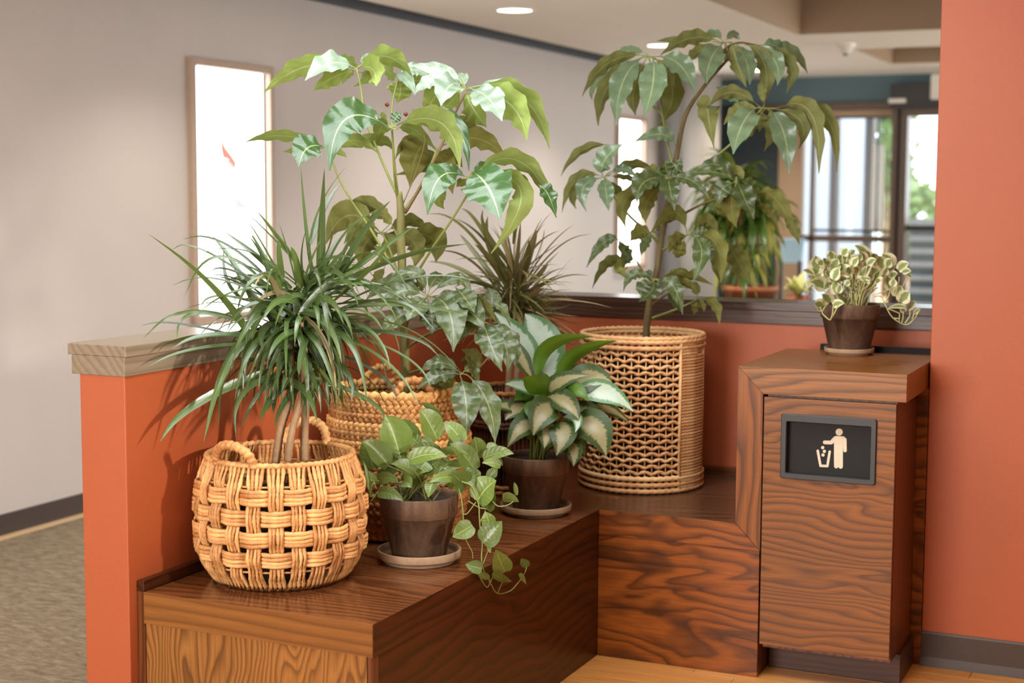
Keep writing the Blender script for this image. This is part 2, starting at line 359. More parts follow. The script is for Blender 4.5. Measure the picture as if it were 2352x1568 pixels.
def lathe(prof, c, n=40):
    v = []; f = []; m = len(prof)
    for r, z in prof:
        for k in range(n):
            t = 2*math.pi*k/n; v.append((c[0]+r*math.cos(t), c[1]+r*math.sin(t), c[2]+z))
    for i in range(m-1):
        for k in range(n): f.append((i*n+k, i*n+(k+1) % n, (i+1)*n+(k+1) % n, (i+1)*n+k))
    return v, f
def disc(c, r, z, n=40): return [(c[0]+r*math.cos(2*math.pi*k/n), c[1]+r*math.sin(2*math.pi*k/n), z) for k in range(n)], [tuple(range(n))]

# ------------------------------------------------------------------ leaves
def sh_schef(s):
    x = max(0, (s-.10)/.90); return .05 if x <= 0 else max(.04, (lambda q: q**.8 if x < .45 else q**1.12)(max(0, math.sin(math.pi*min(1, x)**.84))))
def sh_heart(s): return (max(0, 1-((.30-s)/.36)**2))**.5*.98 if s < .30 else max(.0, math.cos(math.pi/2*((s-.30)/.70)**1.15))
def sh_agla(s): return max(0.02, math.sin(math.pi*s**.80)**.9) if s > .02 else .08
def sh_strap(s): return min(1, .55+s*3)*(1-s**2.6)**.9 if s < 1 else 0
def leaf(parent, name, cl, w, mat, shape, side=0, k=.6, nu=4, fold=.15, wave=0.0, wn=3, curl=0.0, label=None, roll=0.0, tooth=0.0):
    """blade along centre line cl (n,3); side +1 shows its top to the room's viewer side, -1 its underside, 0 lies as it grows"""
    n = len(cl); T = np.gradient(cl, axis=0); T /= np.linalg.norm(T, axis=1)[:, None]+1e-12
    ph = R.uniform(0, 6.28); v = []; uv = []; Nn = None
    for i in range(n):
        t = T[i]; nat = np.array([0, 0, 1.])-t*t[2]
        if nat @ nat < .02: nat = nat+.3*nrm(np.array([t[0], t[1], 0.0])+1e-6)
        nat = nrm(nat); x = nat
        if side:
            V = CAM-cl[i]; V = V-t*(V @ t); V = nrm(V); x = nrm(nat*(1-k)+V*side*k)
        if roll: x = nrm(x*math.cos(roll)+np.cross(t, x)*math.sin(roll))
        if Nn is not None: x = nrm(.5*x+.5*Nn) if x @ Nn > -.3 else Nn
        x = nrm(x-t*(x @ t)); Nn = x; Wd = np.cross(t, x); s = i/(n-1)
        h = w/2*shape(s)
        for j in range(nu+1):
            q = -1+2*j/nu
            hh = h*(1+tooth*math.sin(s*23+ph+(2 if q > 0 else 0))*(abs(q) > .9)*math.sin(math.pi*s))
            p = cl[i]+Wd*hh*q*math.cos(fold)+x*(abs(q)*hh*math.sin(fold))
            p = p+x*(wave*w*math.sin(s*wn*6.28+ph+(1.3 if q > 0 else 0))*abs(q)**1.5*math.sin(math.pi*min(1, s*1.05)))
            v.append(p); uv.append((j/nu, s))
    f = [(i*(nu+1)+j, i*(nu+1)+j+1, (i+1)*(nu+1)+j+1, (i+1)*(nu+1)+j) for i in range(n-1) for j in range(nu)]
    return mesh(name, v, f, mat, parent, uv, cl[0], True, 0, None, label)
def curve3(b, m, t, n):
    c = 2*m-.5*(b+t); s = np.linspace(0, 1, n)[:, None]; return (1-s)**2*b+2*s*(1-s)*c+s*s*t
# ------------------------------------------------------------------ the room
ZC = 2.73                       # ceiling height
XL = -5.0                       # grey wall on the left
YB = 15.1                       # glazed front far behind
box('floor', -7, 6, -4, 30, -.12, -.012, plain('subfloor', (150, 112, 70)), None, 0, 'structure')
fl = bpy.data.objects['floor']; fl['_o'] = list(fl.location)
# oak boards, laid one by one where the photograph shows them
rr = random.Random(3)
pw = .083; proto = []
for k in range(6):
    L_ = (.62, .8, .95, 1.1, 1.25, 1.4)[k]
    proto.append((L_, None))
y = 2.2; cnt = 0; plk = {}
while y < 5.19:
    x = -2.32-rr.uniform(0, .25)
    while x < 1.6:
        k = rr.randrange(6); L_ = proto[k][0]
        if k not in plk:
            o = box('plank', x, x+L_-.0015, y, y+pw-.0015, -.012, 0, 'plank', fl, .0008); plk[k] = o
        else:
            o = plk[k].copy(); COL.objects.link(o)
            cpos = np.array([x+(L_-.0015)/2, y+pw/2-.00075, -.006]); o.location = (cpos-np.array(fl['_o'])).tolist()
        x += L_; cnt += 1
    y += pw
# carpet beyond the half wall
m, nt, b = newmat('carpet'); co = obco(nt)
n1 = noise(nt, mapping(nt, co, (7, 16, 7)), 2.2, 5, .75, .3); n2 = noise(nt, co, 420, 2)
f_ = math_(nt, 'ADD', math_(nt, 'MULTIPLY', n1.outputs[0], .75), math_(nt, 'MULTIPLY', n2.outputs[0], .35))
rc = ramp(nt, f_, [(.38, lin((96, 82, 64))), (.55, lin((136, 120, 98))), (.72, lin((168, 154, 130)))])
L(nt, rc.outputs[0], b.inputs['Base Color']); b.inputs['Roughness'].default_value = .95; bump(nt, b, n2.outputs[0], .8, .006); M['carpet'] = m
box('carpet', -5.05, -2.3, -3, 15.1, -.011, .004, 'carpet', fl, 0, None, 'grey-brown flecked carpet')
M['tile'] = plain('pale_tile', (206, 198, 184), .5)  # kept pale to throw light up at the far ceiling
box('tile_floor', -2.3, 4.0, 5.85, 15.1, -.011, .004, 'tile', fl, 0, None, 'pale tiled floor behind the half wall')
# left wall, its base and its two bright tall windows
WN = ((6.76, 7.46), (13.14, 13.82)); WZ0, WZ1 = .92, 2.262
def wall_with_holes():
    mb = MB(); ys = [-3]+[y for w in WN for y in w]+[YB]
    for i in range(0, len(ys)-1):
        if i % 2 == 0: mb.add(*boxv(XL-.14, XL, ys[i], ys[i+1], 0, 3.1))
        else:
            mb.add(*boxv(XL-.14, XL, ys[i], ys[i+1], 0, WZ0)); mb.add(*boxv(XL-.14, XL, ys[i], ys[i+1], WZ1, 3.1))
    return mb.build('wall_left', 'grey', None, None, False, 0, 'structure')
wall_with_holes()
box('baseboard_left', XL, XL+.014, -3, YB, .014, .115, 'vinyl', None, .002, 'structure')
box('trim_1', XL, XL+.05, -3, YB, .004, .02, 'pale_strip', None, .004, 'structure')
M['casing'] = plain('taupe_casing', (176, 152, 132), .5)
# a bright frosted picture pane: white light with a faint red bird on a twig
def pane_mat(bird):
    m, nt, b = newmat('bright_pane'); e = N(nt, 'ShaderNodeEmission'); e.inputs[1].default_value = 4.0
    e.inputs[0].default_value = (1, .99, .985, 1); L(nt, e.outputs[0], nt.nodes['Material Output'].inputs[0]); return m
M['pane'] = pane_mat(True); M['print_red'] = emis('faint_red_print', (240, 160, 140), .74); M['print_pink'] = emis('faint_pink_print', (255, 222, 218), .78)
for i, (a, c) in enumerate(WN):
    g = 'window_%d' % (i+1)
    w = thing(g, (XL, (a+c)/2, WZ0), 'bright white tall window with taupe casing, ' + ('nearer one, behind the front dracaena' if i == 0 else 'farther one, behind the lattice basket plant'), 'window', None, 'structure')
    cw = .042; pr = .035
    box('window_frame', XL-.02, XL+pr, a-cw, a, WZ0-cw, WZ1+cw, 'casing', w, .004)
    box('window_frame', XL-.02, XL+pr, c, c+cw, WZ0-cw, WZ1+cw, 'casing', w, .004)
    box('window_frame', XL-.02, XL+pr, a, c, WZ1, WZ1+cw, 'casing', w, .004)
    box('window_sill', XL-.02, XL+pr+.01, a-cw, c+cw, WZ0-.055, WZ0, 'casing', w, .004)
    box('pane', XL-.03, XL-.018, a-.005, c+.005, WZ0-.005, WZ1+.005, 'pane', w, 0)
    if i == 0:   # the picture printed on the pane
        def shape(nm, pts, mat):
            P = [np.array(on_x(u, v, XL-.0165)) for u, v in pts]
            mesh(nm, P, [tuple(range(len(P)))], mat, w, None, None, False, 0, None, 'faint red picture on the bright pane' if mat == 'print_red' else None)
        shape('pane_print', [(507, 318), (513, 326), (519, 340), (528, 352), (537, 364), (543, 375), (541, 386), (533, 378), (524, 366), (512, 362), (508, 345)], 'print_red')
        shape('pane_print', [(524, 366), (533, 378), (541, 386), (540, 402), (535, 388), (526, 378), (520, 372)], 'print_pink')
        shape('pane_print', [(537, 462), (547, 456), (560, 466), (568, 478), (556, 480), (545, 478)], 'print_pink')
# ceiling with its two sunk trays, and, imitating shade, a made-up dark slot along the left wall
T1 = (-2.79, 1.6, 7.4, 10.98); T2 = (-2.66, 1.6, 12.22, 13.73)
cb = MB(); X0, X1 = XL+.32, 4.0
for x0, x1, y0, y1 in ((X0, X1, -2.2, T1[2]), (X0, T1[0], T1[2], T1[3]), (T1[1], X1, T1[2], T1[3]), (X0, X1, T1[3], T2[2]),
                       (X0, T2[0], T2[2], T2[3]), (T2[1], X1, T2[2], T2[3]), (X0, X1, T2[3], YB)):
    cb.add(*boxv(x0, x1, y0, y1, ZC, ZC+.03))
ceil = cb.build('ceiling', 'ceil', None, None, False, 0, 'structure')
box('trim_6', XL, XL+.004, -2.2, YB, 2.735, 3.0, 'slot', None, 0, 'structure')  # dark strip painted in for the soft shade under the ceiling
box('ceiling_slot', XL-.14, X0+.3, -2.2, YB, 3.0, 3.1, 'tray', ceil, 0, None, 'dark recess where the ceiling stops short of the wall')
for t in (T1, T2):
    sd = MB(); h = .28
    for q in ((t[0], t[0]+.02, t[2], t[3]), (t[1]-.02, t[1], t[2], t[3]), (t[0]+.02, t[1]-.02, t[2], t[2]+.02), (t[0]+.02, t[1]-.02, t[3]-.02, t[3])):
        sd.add(*boxv(q[0], q[1], q[2], q[3], ZC+.001, ZC+h))
    sd.build('tray_side', 'brown_soffit', ceil, None, False, 0, None, 'tan side of a sunk ceiling tray')
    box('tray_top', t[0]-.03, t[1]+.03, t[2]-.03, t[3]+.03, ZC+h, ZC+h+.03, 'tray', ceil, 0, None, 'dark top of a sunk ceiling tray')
box('roof', -6, 4.15, -2.2, YB+2.5, 3.3, 3.4, 'tray', None, 0, 'structure')
# the walls behind and to the right of the photographer
box('wall_south', XL, 4.1, -2.35, -2.2, 0, 3.1, 'grey', None, 0, 'structure')
box('wall_east', 4.0, 4.14, -2.2, 5.197, 0, 3.1, 'grey', None, 0, 'structure')
box('wall_east_far', 4.0, 4.14, 6.05, 9.6, 0, 3.1, 'grey', None, 0, 'structure').name = 'wall_northeast'  # added out of view to block light and darken the bench corner
# round ceiling lights
M['lamp'] = emis('lamp_glow', (255, 244, 228), 6)
for i, (x, y) in enumerate(((-4.04, 8.80), (-3.95, 11.32), (-3.93, 13.91))):
    t = thing('ceiling_light', (x, y, ZC), ('round recessed ceiling light, nearest, above the tallest leaves of the umbrella plant',
              'second round recessed ceiling light, just behind the top of the lattice basket plant', 'farthest round recessed ceiling light, small among drooping leaves')[i], 'ceiling light', 'recessed ceiling lights')
    v, f = lathe([(.135, 0), (.135, -.006), (.112, -.010), (.108, -.002)], (x, y, ZC), 32); mesh('trim_ring', v, f, 'white', t)
    v, f = disc((x, y), .109, ZC-.004, 32); mesh('lens', v, [f[0][::-1]], 'lamp', t, None, None, False)
t = thing('smoke_detector', (-2.62, 11.75, ZC), 'small round white detector hanging under the ceiling between the two trays', 'smoke detector')
v, f = lathe([(.0, -.075), (.03, -.075), (.05, -.06), (.055, -.035), (.075, -.03), (.08, 0)], (-2.62, 11.75, ZC), 24); mesh('housing', v, f, 'white', t)
v, f = lathe([(.0, -.09), (.018, -.088), (.02, -.075)], (-2.62, 11.75, ZC), 16); mesh('sensor', v, f, 'black', t)
# right-hand orange wall
XR, YR = -.848, 5.197
box('wall_right', XR, 4.5, YR, YR+.85, 0, ZC, 'orange', None, .003, 'structure')
def cove(name, x0, x1, y):
    p = [(y, .1176), (y-.004, .1176), (y-.006, .11), (y-.006, .03), (y-.014, .012), (y-.02, .0), (y, .0)]
    return prism(name, p, 'x', x0, x1, 'vinyl', None, .0005, 'structure')
cove('baseboard_right', XR-.001, 4.5, YR)
# the L-shaped half wall with its oak cap
XW, YW, YN, HW, ZT = -2.6187, 3.2271, 5.641, 1.1061, 1.1859
v = [(-2.77, YW), (XW, YW), (XW, YN), (XR, YN), (XR, YN+.16), (-2.77, YN+.16)]
hw = box('wall_west', -2.77, XW, YW, YN+.16, 0, HW, 'orange', None, .003, 'structure')
hn = box('wall_north', XW, XR, YN, YN+.16, 0, HW, 'orange', None, .003, 'structure')
box('cap_fascia', -2.792, -2.6135, YW-.006, YN+.18, HW-.002, ZT-.030, 'cap', hw, .002, None, 'oak board capping the half wall')
box('cap_plank', -2.806, -2.6105, YW-.004, YN+.20, ZT-.030, ZT, 'cap', hw, .002)
box('cap_fascia', -2.6135, XR, YN-.008, YN+.18, HW-.002, ZT-.030, 'capx', hn, .002)
box('cap_plank', -2.6105, XR, YN-.0105, YN+.20, ZT-.030, ZT, 'capx', hn, .002)
# ------------------------------------------------------------------ corner bench
X1, Y0, Y1, HB, TS = -1.8806, 3.2597, 4.8081, .5147, .0865
X2, WL, X3, HC, TC = -1.3972, .0859, -.8529, 1.0354, .0876
XT = -2.5941
be = thing('corner_bench', (-2.2, 4.4, 0), 'dark-stained oak L-shaped bench in the corner of the half wall, holding the plants', 'bench')
box('top_slab', XT, X1, Y0, YN-.002, HB-TS, HB, 'oak_top', be, .0015)
box('top_slab', X1, X2+.004, Y1, YN-.002, HB-TS, HB, 'oak_top2', be, .0015)
def skin(name, poly, axis, a, b, mat, p=be): return prism(name, poly, axis, a, b, mat, p, .001)
box('slab_edge', XT, X1-.0008, Y0-.0015, Y0, HB-TS, HB-.001, 'oak_slab', be, 0, None, 'lighter oak edging on the bench end')
box('slab_edge', X1, X1+.0015, Y0, Y1, HB-TS, HB-.001, 'oak_y', be, 0)
skin('slab_edge', [(X1+.0015, HB-.001), (X1+.0015, HB-TS), (X2+WL, HB-TS), (X2, HB-.001)], 'y', Y1-.0015, Y1, 'oak_wild')
box('end_panel', XT, X1-.022, Y0+.006, Y0+.025, .0, HB-TS, 'oak_end', be, .001)
box('end_panel', X1-.0195, X1-.001, Y0+.005, Y0+.03, .0, HB-TS-.001, 'oak_z', be, .0015)
box('front_panel', X1-.022, X1-.0015, Y0+.03, Y1+.003, .0, HB-TS-.0012, 'oak_y', be, .0015)
box('front_panel', X1-.0015, X2+WL-.002, Y1+.003, Y1+.022, .0, HB-TS-.0012, 'oak_wild', be, .0015)
box('trim_3', XW, XT, Y0, YN-.002, HB, HB+.030, 'oak_y', None, .002, 'structure')
box('scribe_strip', XW, XT, Y0-.0, Y0+.03, 0, HB, 'oak_z', be, .002)
box('trim_4', XT, X2, YN-.026, YN-.002, HB, HB+.030, 'oak_x', None, .002, 'structure')
# ------------------------------------------------------------------ waste cabinet
ca = thing('waste_cabinet', (-1.12, 5.1, 0), 'oak cabinet with a black waste opening and a figure dropping litter, at the bench end', 'cabinet')
YK = 5.441
skin('cabinet_top', [(X2, HC), (X3, HC), (X3, HC-TC), (X2+WL, HC-TC)], 'y', Y1, YK, 'oak_cab', ca)
skin('side_leg', [(X2, HC), (X2+WL, HC-TC), (X2+WL, HB-TS), (X2, HB)], 'y', Y1, YK, 'oak_leg', ca)
box('side_leg', X2+.004, X2+WL-.004, Y1+.02, YK, 0, HB-TS, 'oak_z', ca, .001)
XD0, XD1 = -1.307, -.884
DZ0, DZ1 = .117, .939
box('body', XD0+.004, XD1, Y1+.0275, YN-.2, .10, HC-TC-.001, 'oak_z', ca, .001)
box('plinth', X2+WL, XD1+.013, Y1+.135, YR-.002, 0, .10, 'oak_kick', ca, .002)
box('filler_strip', XD1, XR-.001, YR-.012, YR+.01, .001, HC-TC-.001, 'oak_wild', ca, .001)
box('trim_5', X2+.12, XR, YK, YK+.02, HC-.05, HC+.022, 'gap', None, .001, 'structure')
# door with a real opening
FZ0, FZ1, FX0, FX1 = .678, .890, -1.2485, -.9415
IX0, IX1, IZ0, IZ1 = -1.2295, -.9600, .6965, .8635
dr = MB()
for q in ((XD0, IX0-.004, DZ0, DZ1), (IX1+.004, XD1, DZ0, DZ1), (IX0-.004, IX1+.004, DZ0, IZ0-.004), (IX0-.004, IX1+.004, IZ1+.004, DZ1)):
    dr.add(*boxv(q[0], q[1], Y1, Y1+.019, q[2], q[3]))
door = dr.build('door', 'oak_door', ca, None, False)
def rrect(x0, x1, z0, z1, r, n=5):
    o = []
    for cx, cz, a0 in ((x1-r, z1-r, 0), (x0+r, z1-r, 90), (x0+r, z0+r, 180), (x1-r, z0+r, 270)):
        for k in range(n+1):
            a = math.radians(a0+90*k/n); o.append((cx+r*math.cos(a), cz+r*math.sin(a)))
    return o
def ringframe(name, outer, inner, ya, yb, mat, p, inset=.004):
    n = len(outer); v = []
    for pl, yy in ((outer, yb), (outer, ya+.003), ([(x+(ix-x)*.12, z+(iz-z)*.12) for (x, z), (ix, iz) in zip(outer, inner)], ya), ([(ix+(x-ix)*.12, iz+(z-iz)*.12) for (x, z), (ix, iz) in zip(outer, inner)], ya), (inner, ya+.003), (inner, yb+.018)):
        v += [(x, yy, z) for x, z in pl]
    f = [(i*n+k, i*n+(k+1) % n, (i+1)*n+(k+1) % n, (i+1)*n+k) for i in range(5) for k in range(n)]
    return mesh(name, v, f, mat, p, None, None, False)
ringframe('opening_frame', rrect(FX0, FX1, FZ0, FZ1, .008), rrect(IX0, IX1, IZ0, IZ1, .004), Y1-.009, Y1+.001, 'black', door)
YP = Y1+.021
box('swing_flap', IX0-.003, IX1+.003, YP, YP+.006, IZ0-.003, IZ1+.003, 'blackflap', door, 0, None, 'black flap behind the opening')
# the litter figure: positions measured on the flap
def fp(px, py): q = on_y(1760+px/4.073, 920+py/4.073, YP-.0006); return (q[0], q[2])
pc = MB(); NP = [0]
def flat(poly):
    NP[0] += 1; e = NP[0]*4e-5; n = len(poly); v = [(x, YP-.0004-e, z) for x, z in poly]+[(x, YP+.0002, z) for x, z in poly]
    f = [tuple(range(n))]+[(i, i+n, (i+1) % n+n, (i+1) % n) for i in range(n)]; pc.add(v, f)
def fdisc(px, py, r, n=24): flat([fp(px+r*math.cos(-2*math.pi*k/n), py+r*math.sin(-2*math.pi*k/n)) for k in range(n)])
def fstroke(pts, r):
    """round-ended stroke as quads and discs"""
    for p in pts: fdisc(p[0], p[1], r, 16)
    for a, c in zip(pts, pts[1:]):
        d = nrm((c[0]-a[0], c[1]-a[1])); q = (-d[1]*r, d[0]*r)
        flat([fp(a[0]+q[0], a[1]+q[1]), fp(a[0]-q[0], a[1]-q[1]), fp(c[0]-q[0], c[1]-q[1]), fp(c[0]+q[0], c[1]+q[1])])
fdisc(682, 293, 33)
fstroke([(654, 352), (717, 356)], 23)                                    # shoulders
flat([fp(633, 345), fp(720, 352), fp(717, 490), fp(634, 486)])                # chest
fstroke([(735, 362), (737, 466)], 16)                                    # hanging arm
fstroke([(645, 350), (608, 390)], 18); fstroke([(604, 391), (547, 389)], 17)   # reaching arm
fstroke([(654, 480), (655, 612)], 20.5); fstroke([(697, 482), (696, 615)], 20.5)   # legs
fdisc(528, 438, 15); fdisc(544, 473, 15); fdisc(531, 507, 15)
fstroke([(482, 468), (508, 608), (572, 611), (594, 476)], 11.5)
pc.build('pictogram', 'picto', door, None, False, 0, None, 'pale figure dropping litter into a bin')
# ------------------------------------------------------------------ pots and saucers
def clay_pot(t, c, r, h, lip, soilz=None):
    prof = [(.0, .004), (r*.66, .0), (r*.68, .004), (r*.93, h-lip), (r*.94, h-lip), (r*.985, h-lip+.003), (r, h-.004), (r*.99, h), (r*.93, h), (r*.915, h-.012), (r*.89, h-lip), (r*.8, h*.5)]
    v, f = lathe(prof, c, 48); mesh('pot', v, f, 'clay', t, None, c)
    v, f = disc(c, r*.9, c[2]+h-.022, 32); mesh('soil', v, f, 'soil', t, None, None, False)
def saucer(c, r, h, label):
    prof = [(.0, .0), (r*.84, .0), (r*.86, .003), (r*.865, h*.30), (r*.90, h*.36), (r*.985, h*.40), (r*.99, h*.46), (r, h-.002), (r*.99, h), (r*.955, h), (r*.945, h*.6), (r*.9, .010), (0, .009)]
    v, f = lathe(prof, c, 56); o = mesh('saucer', v, f, 'saucer', None, None, c); tag(o, label, 'saucer', 'clay saucers under the pots'); return o
c1 = on_z(963, 1287, HB); c2 = on_z(1231, 1177, HB); c3 = np.array([-1.152, 5.345, HC])
saucer(c1, .124, .038, 'pale clay saucer under the pot of trailing green pothos')
saucer(c2, .122, .034, 'pale clay saucer under the pot of variegated aglaonema')
saucer(c3, .0865, .024, 'pale clay saucer on top of the waste cabinet')
P1 = thing('pothos', c1+(0, 0, .010), 'green heart-leaved pothos trailing over the bench edge from a dark clay pot', 'potted plant')
P2 = thing('aglaonema', c2+(0, 0, .010), 'aglaonema with silver-green variegated leaves in a dark clay pot', 'potted plant')
P3 = thing('variegated_pothos', c3+(0, 0, .010), 'cream and green variegated pothos in a dark clay pot on the waste cabinet', 'potted plant')
clay_pot(P1, c1+(0, 0, .010), .116, .190, .060); clay_pot(P2, c2+(0, 0, .010), .113, .190, .058); clay_pot(P3, c3+(0, 0, .010), .103, .168, .05)

# ------------------------------------------------------------------ handled basket in front
def strip_obj(name, V, Fc, mat, parent): return mesh(name, V, Fc, mat, parent)
b1 = np.array([-2.357, 3.570, HB])
B1 = thing('handled_basket', b1, 'golden open-weave basket with two loop handles at the front end of the bench', 'basket')
def r1(z):   # outline of the basket, measured
    return float(np.interp(z, [0, .015, .05, .10, .18, .25, .30, .335, .352], [.180, .196, .219, .231, .234, .231, .224, .213, .204]))
H1 = .352; NB = 24
zb = [.268, .212, .155, .098]                                            # centres of the four bands, top to bottom
ZS = np.linspace(.009, H1-.004, 30)
rs = random.Random(5)
for i in range(NB):
    for s in range(4):
        off = (s-1.5)*.0098; cl = []
        j = rs.uniform(-.0012, .0012)
        for z in ZS:
            spread = max(np.interp(z, [0, .06], [1, 0]), np.interp(z, [.285, H1], [0, 1]))
            arc = off*(1-spread)+(s-1.5)*(2*math.pi*r1(z)/NB/4)*spread+j
            th = 2*math.pi*i/NB+arc/r1(z)
            wv = 0
            for k, zz in enumerate(zb): wv += math.exp(-((z-zz)/.024)**2)*(1 if (i+k) % 2 == 0 else -1)
            rad = r1(z)+.0085*wv-.003+rs.uniform(-.0005, .0005)
            cl.append((b1[0]+rad*math.cos(th), b1[1]+rad*math.sin(th), b1[2]+z))
        v, f = tube(cl, .0066, 6, False, .72, 55+rs.uniform(-12, 12)); mesh('upright_strand', v, f, 'hyacinth', B1)
for k, zz in enumerate(zb):
    for s in range(4):
        n = 192; cl = []
        for a in range(n):
            th = 2*math.pi*a/n; z = zz+(s-1.5)*.0103+.0012*math.sin(th*7+s*2+k)
            wv = -math.cos(NB/2*th)*(1 if k % 2 == 0 else -1)
            rad = r1(z)+.0095*wv; cl.append((b1[0]+rad*math.cos(th), b1[1]+rad*math.sin(th), b1[2]+z))
        v, f = tube(cl, .0066, 6, True, .78, 0, (2, 28, .14), True, (0, 0, 1)); mesh('weaver_strand', v, f, 'hyacinth', B1)
def ringrope(name, c, r, z, rad, mat, parent, turns, amt=.16, strands=1, n=300, zf=None, rf=None, sides=8):
    th = np.linspace(0, 2*math.pi, n, endpoint=False)
    zz = z+(zf(th) if zf else 0)*np.ones(n); rr_ = r+(rf(th) if rf else 0)
    cl = np.stack([c[0]+rr_*np.cos(th), c[1]+rr_*np.sin(th), c[2]+zz], 1)
    v, f = tube(cl, rad, sides, True, 1, 0, (strands, turns, amt), True, (0, 0, 1)); return mesh(name, v, f, mat, parent)
ringrope('rim', b1, .203, H1-.002, .0075, 'hyacinth', B1, 52, .18)
ringrope('base_ring', b1, .176, .010, .0075, 'hyacinth', B1, 45, .22)
for z in (.295, .062): ringrope('inner_wire', b1, r1(z)-.006, z, .003, 'hyacinth_dk', B1, 40, .1, 1, 120, None, None, 6)
v, f = disc(b1, .165, HB+.004, 40); mesh('base', v, f, 'hyacinth_dk', B1, None, None, False)
def handle(a, span, rise, lean):
    th = np.linspace(0, math.pi, 34); cl = []
    for t in th:
        ang = a+span*math.cos(t)/.203*.5; rad = .203+lean*math.sin(t)
        cl.append((b1[0]+rad*math.cos(ang), b1[1]+rad*math.sin(ang), b1[2]+H1-.006+rise*math.sin(t)))
    v, f = tube(smoothpath(cl, 150), .0125, 10, False, 1, 0, (1, 62, .13)); mesh('handle', v, f, 'hyacinth', B1)
ah = math.atan2(*(on_z(572, 1056, HB+H1)-b1)[[1, 0]])
handle(ah, .128, .058, .012); handle(ah+math.pi+.28, .128, .066, .02)

# ------------------------------------------------------------------ braided basket behind it
b2 = np.array([-2.345, 4.225, HB])
B2 = thing('braided_basket', b2, 'round-bellied basket of thick braided seagrass behind the pothos pot', 'basket')
H2 = .452
def r2(z): return float(np.interp(z, [0, .03, .10, .2, .28, .36, .42, .452], [.170, .190, .218, .232, .230, .212, .197, .194]))
nrow = 16
for k in range(nrow):
    z0 = .021+k*(H2-.027)/(nrow-1); rad0 = r2(z0); per = int(round(2*math.pi*rad0/.062))
    mb = MB()
    for s in range(3):
        n = per*11; th = np.linspace(0, 2*math.pi, n, endpoint=False); ph = per*th+2*math.pi*s/3+k*1.3
        rad = rad0+.0075*np.sin(2*ph); z = z0+.0092*np.sin(ph)
        cl = np.stack([b2[0]+rad*np.cos(th), b2[1]+rad*np.sin(th), b2[2]+z], 1)
        mb.add(*tube(cl, .0094, 6, True, .8, 0, (1, 30, .12), True, (0, 0, 1)))
    mb.build('braid', 'seagrass', B2)
ringrope('rim', b2, r2(H2), H2+.006, .013, 'seagrass', B2, 34, .24, 1, 420)
v, f = disc(b2, .165, HB+.004, 40); mesh('base', v, f, 'seagrass', B2, None, None, False)
cl = []
for t in np.linspace(0, math.pi, 24):
    a = 2.35+.30*math.cos(t); cl.append((b2[0]+(.196-.01*math.sin(t))*math.cos(a), b2[1]+(.196-.01*math.sin(t))*math.sin(a), b2[2]+H2+.055*math.sin(t)))
v, f = tube(smoothpath(cl, 130), .012, 8, False, 1, 0, (1, 45, .2)); mesh('handle', v, f, 'seagrass', B2)
cl = [(2*b2[0]-x, 2*b2[1]-y, z) for x, y, z in cl]
v, f = tube(smoothpath(cl, 130), .012, 8, False, 1, 0, (1, 45, .2)); mesh('handle', v, f, 'seagrass', B2)

# ------------------------------------------------------------------ dark basket in the corner
b3 = np.array([-2.290, 4.985, HB])
B3 = thing('dark_basket', b3, 'small dark brown upright-reed basket in the corner between the braided basket and the aglaonema', 'basket')
H3 = .372
for i in range(64):
    th = 2*math.pi*i/64+rs.uniform(-.012, .012); cl = []
    for z in np.linspace(.004, H3-.004, 7):
        rad = float(np.interp(z, [0, .12, .28, H3], [.118, .142, .148, .150])); cl.append((b3[0]+rad*math.cos(th), b3[1]+rad*math.sin(th), b3[2]+z))
    v, f = tube(cl, .0078, 6, False, .7, 20); mesh('reed', v, f, 'darkreed', B3)
for z, r_, mt in ((H3, .151, 'hyacinth_dk'), (.262, .152, 'darkreed'), (.248, .1515, 'darkreed'), (.03, .127, 'hyacinth_dk'), (.012, .123, 'hyacinth_dk')):
    ringrope('hoop', b3, r_, z, .0085, mt, B3, 30, .2, 1, 200)
v, f = disc(b3, .115, HB+.004, 32); mesh('base', v, f, 'darkreed', B3, None, None, False)

# ------------------------------------------------------------------ tall lattice basket
b4 = np.array([-1.913, 5.318, HB])
B4 = thing('lattice_basket', b4, 'tall pale cylindrical basket of open rope lattice with a dense panel, beside the cabinet', 'basket')
H4 = .563; R4 = .2235; NV = 54
afr = math.atan2(*(on_z(1530, 1125, HB)-b4)[[1, 0]])       # left edge of the dense panel seen from the photograph
dense = (afr, afr+.66)
nr = 25
for k in range(nr):
    z = .012+k*(H4-.024)/(nr-1); par = 1 if k % 2 else -1
    solid = k in (0, 1, 2, nr-1, nr-2)
    zf = (lambda th: 0*th) if solid else (lambda th, par=par: par*.0044*np.cos(NV/2*th*1.0))
    ringrope('lattice_rope', b4, R4+(.002 if solid else 0), z, .0057 if not solid else .0095, 'lattice', B4, 38, .17, 2, 430, zf, None, 6)
for i in range(NV):
    th = 2*math.pi*(i)/NV; x, y = b4[0]+(R4-.002)*math.cos(th), b4[1]+(R4-.002)*math.sin(th)
    v, f = tube([(x, y, b4[2]+.006), (x, y, b4[2]+H4*.5), (x, y, b4[2]+H4-.006)], .0026, 5); mesh('upright_wire', v, f, 'lattice', B4)
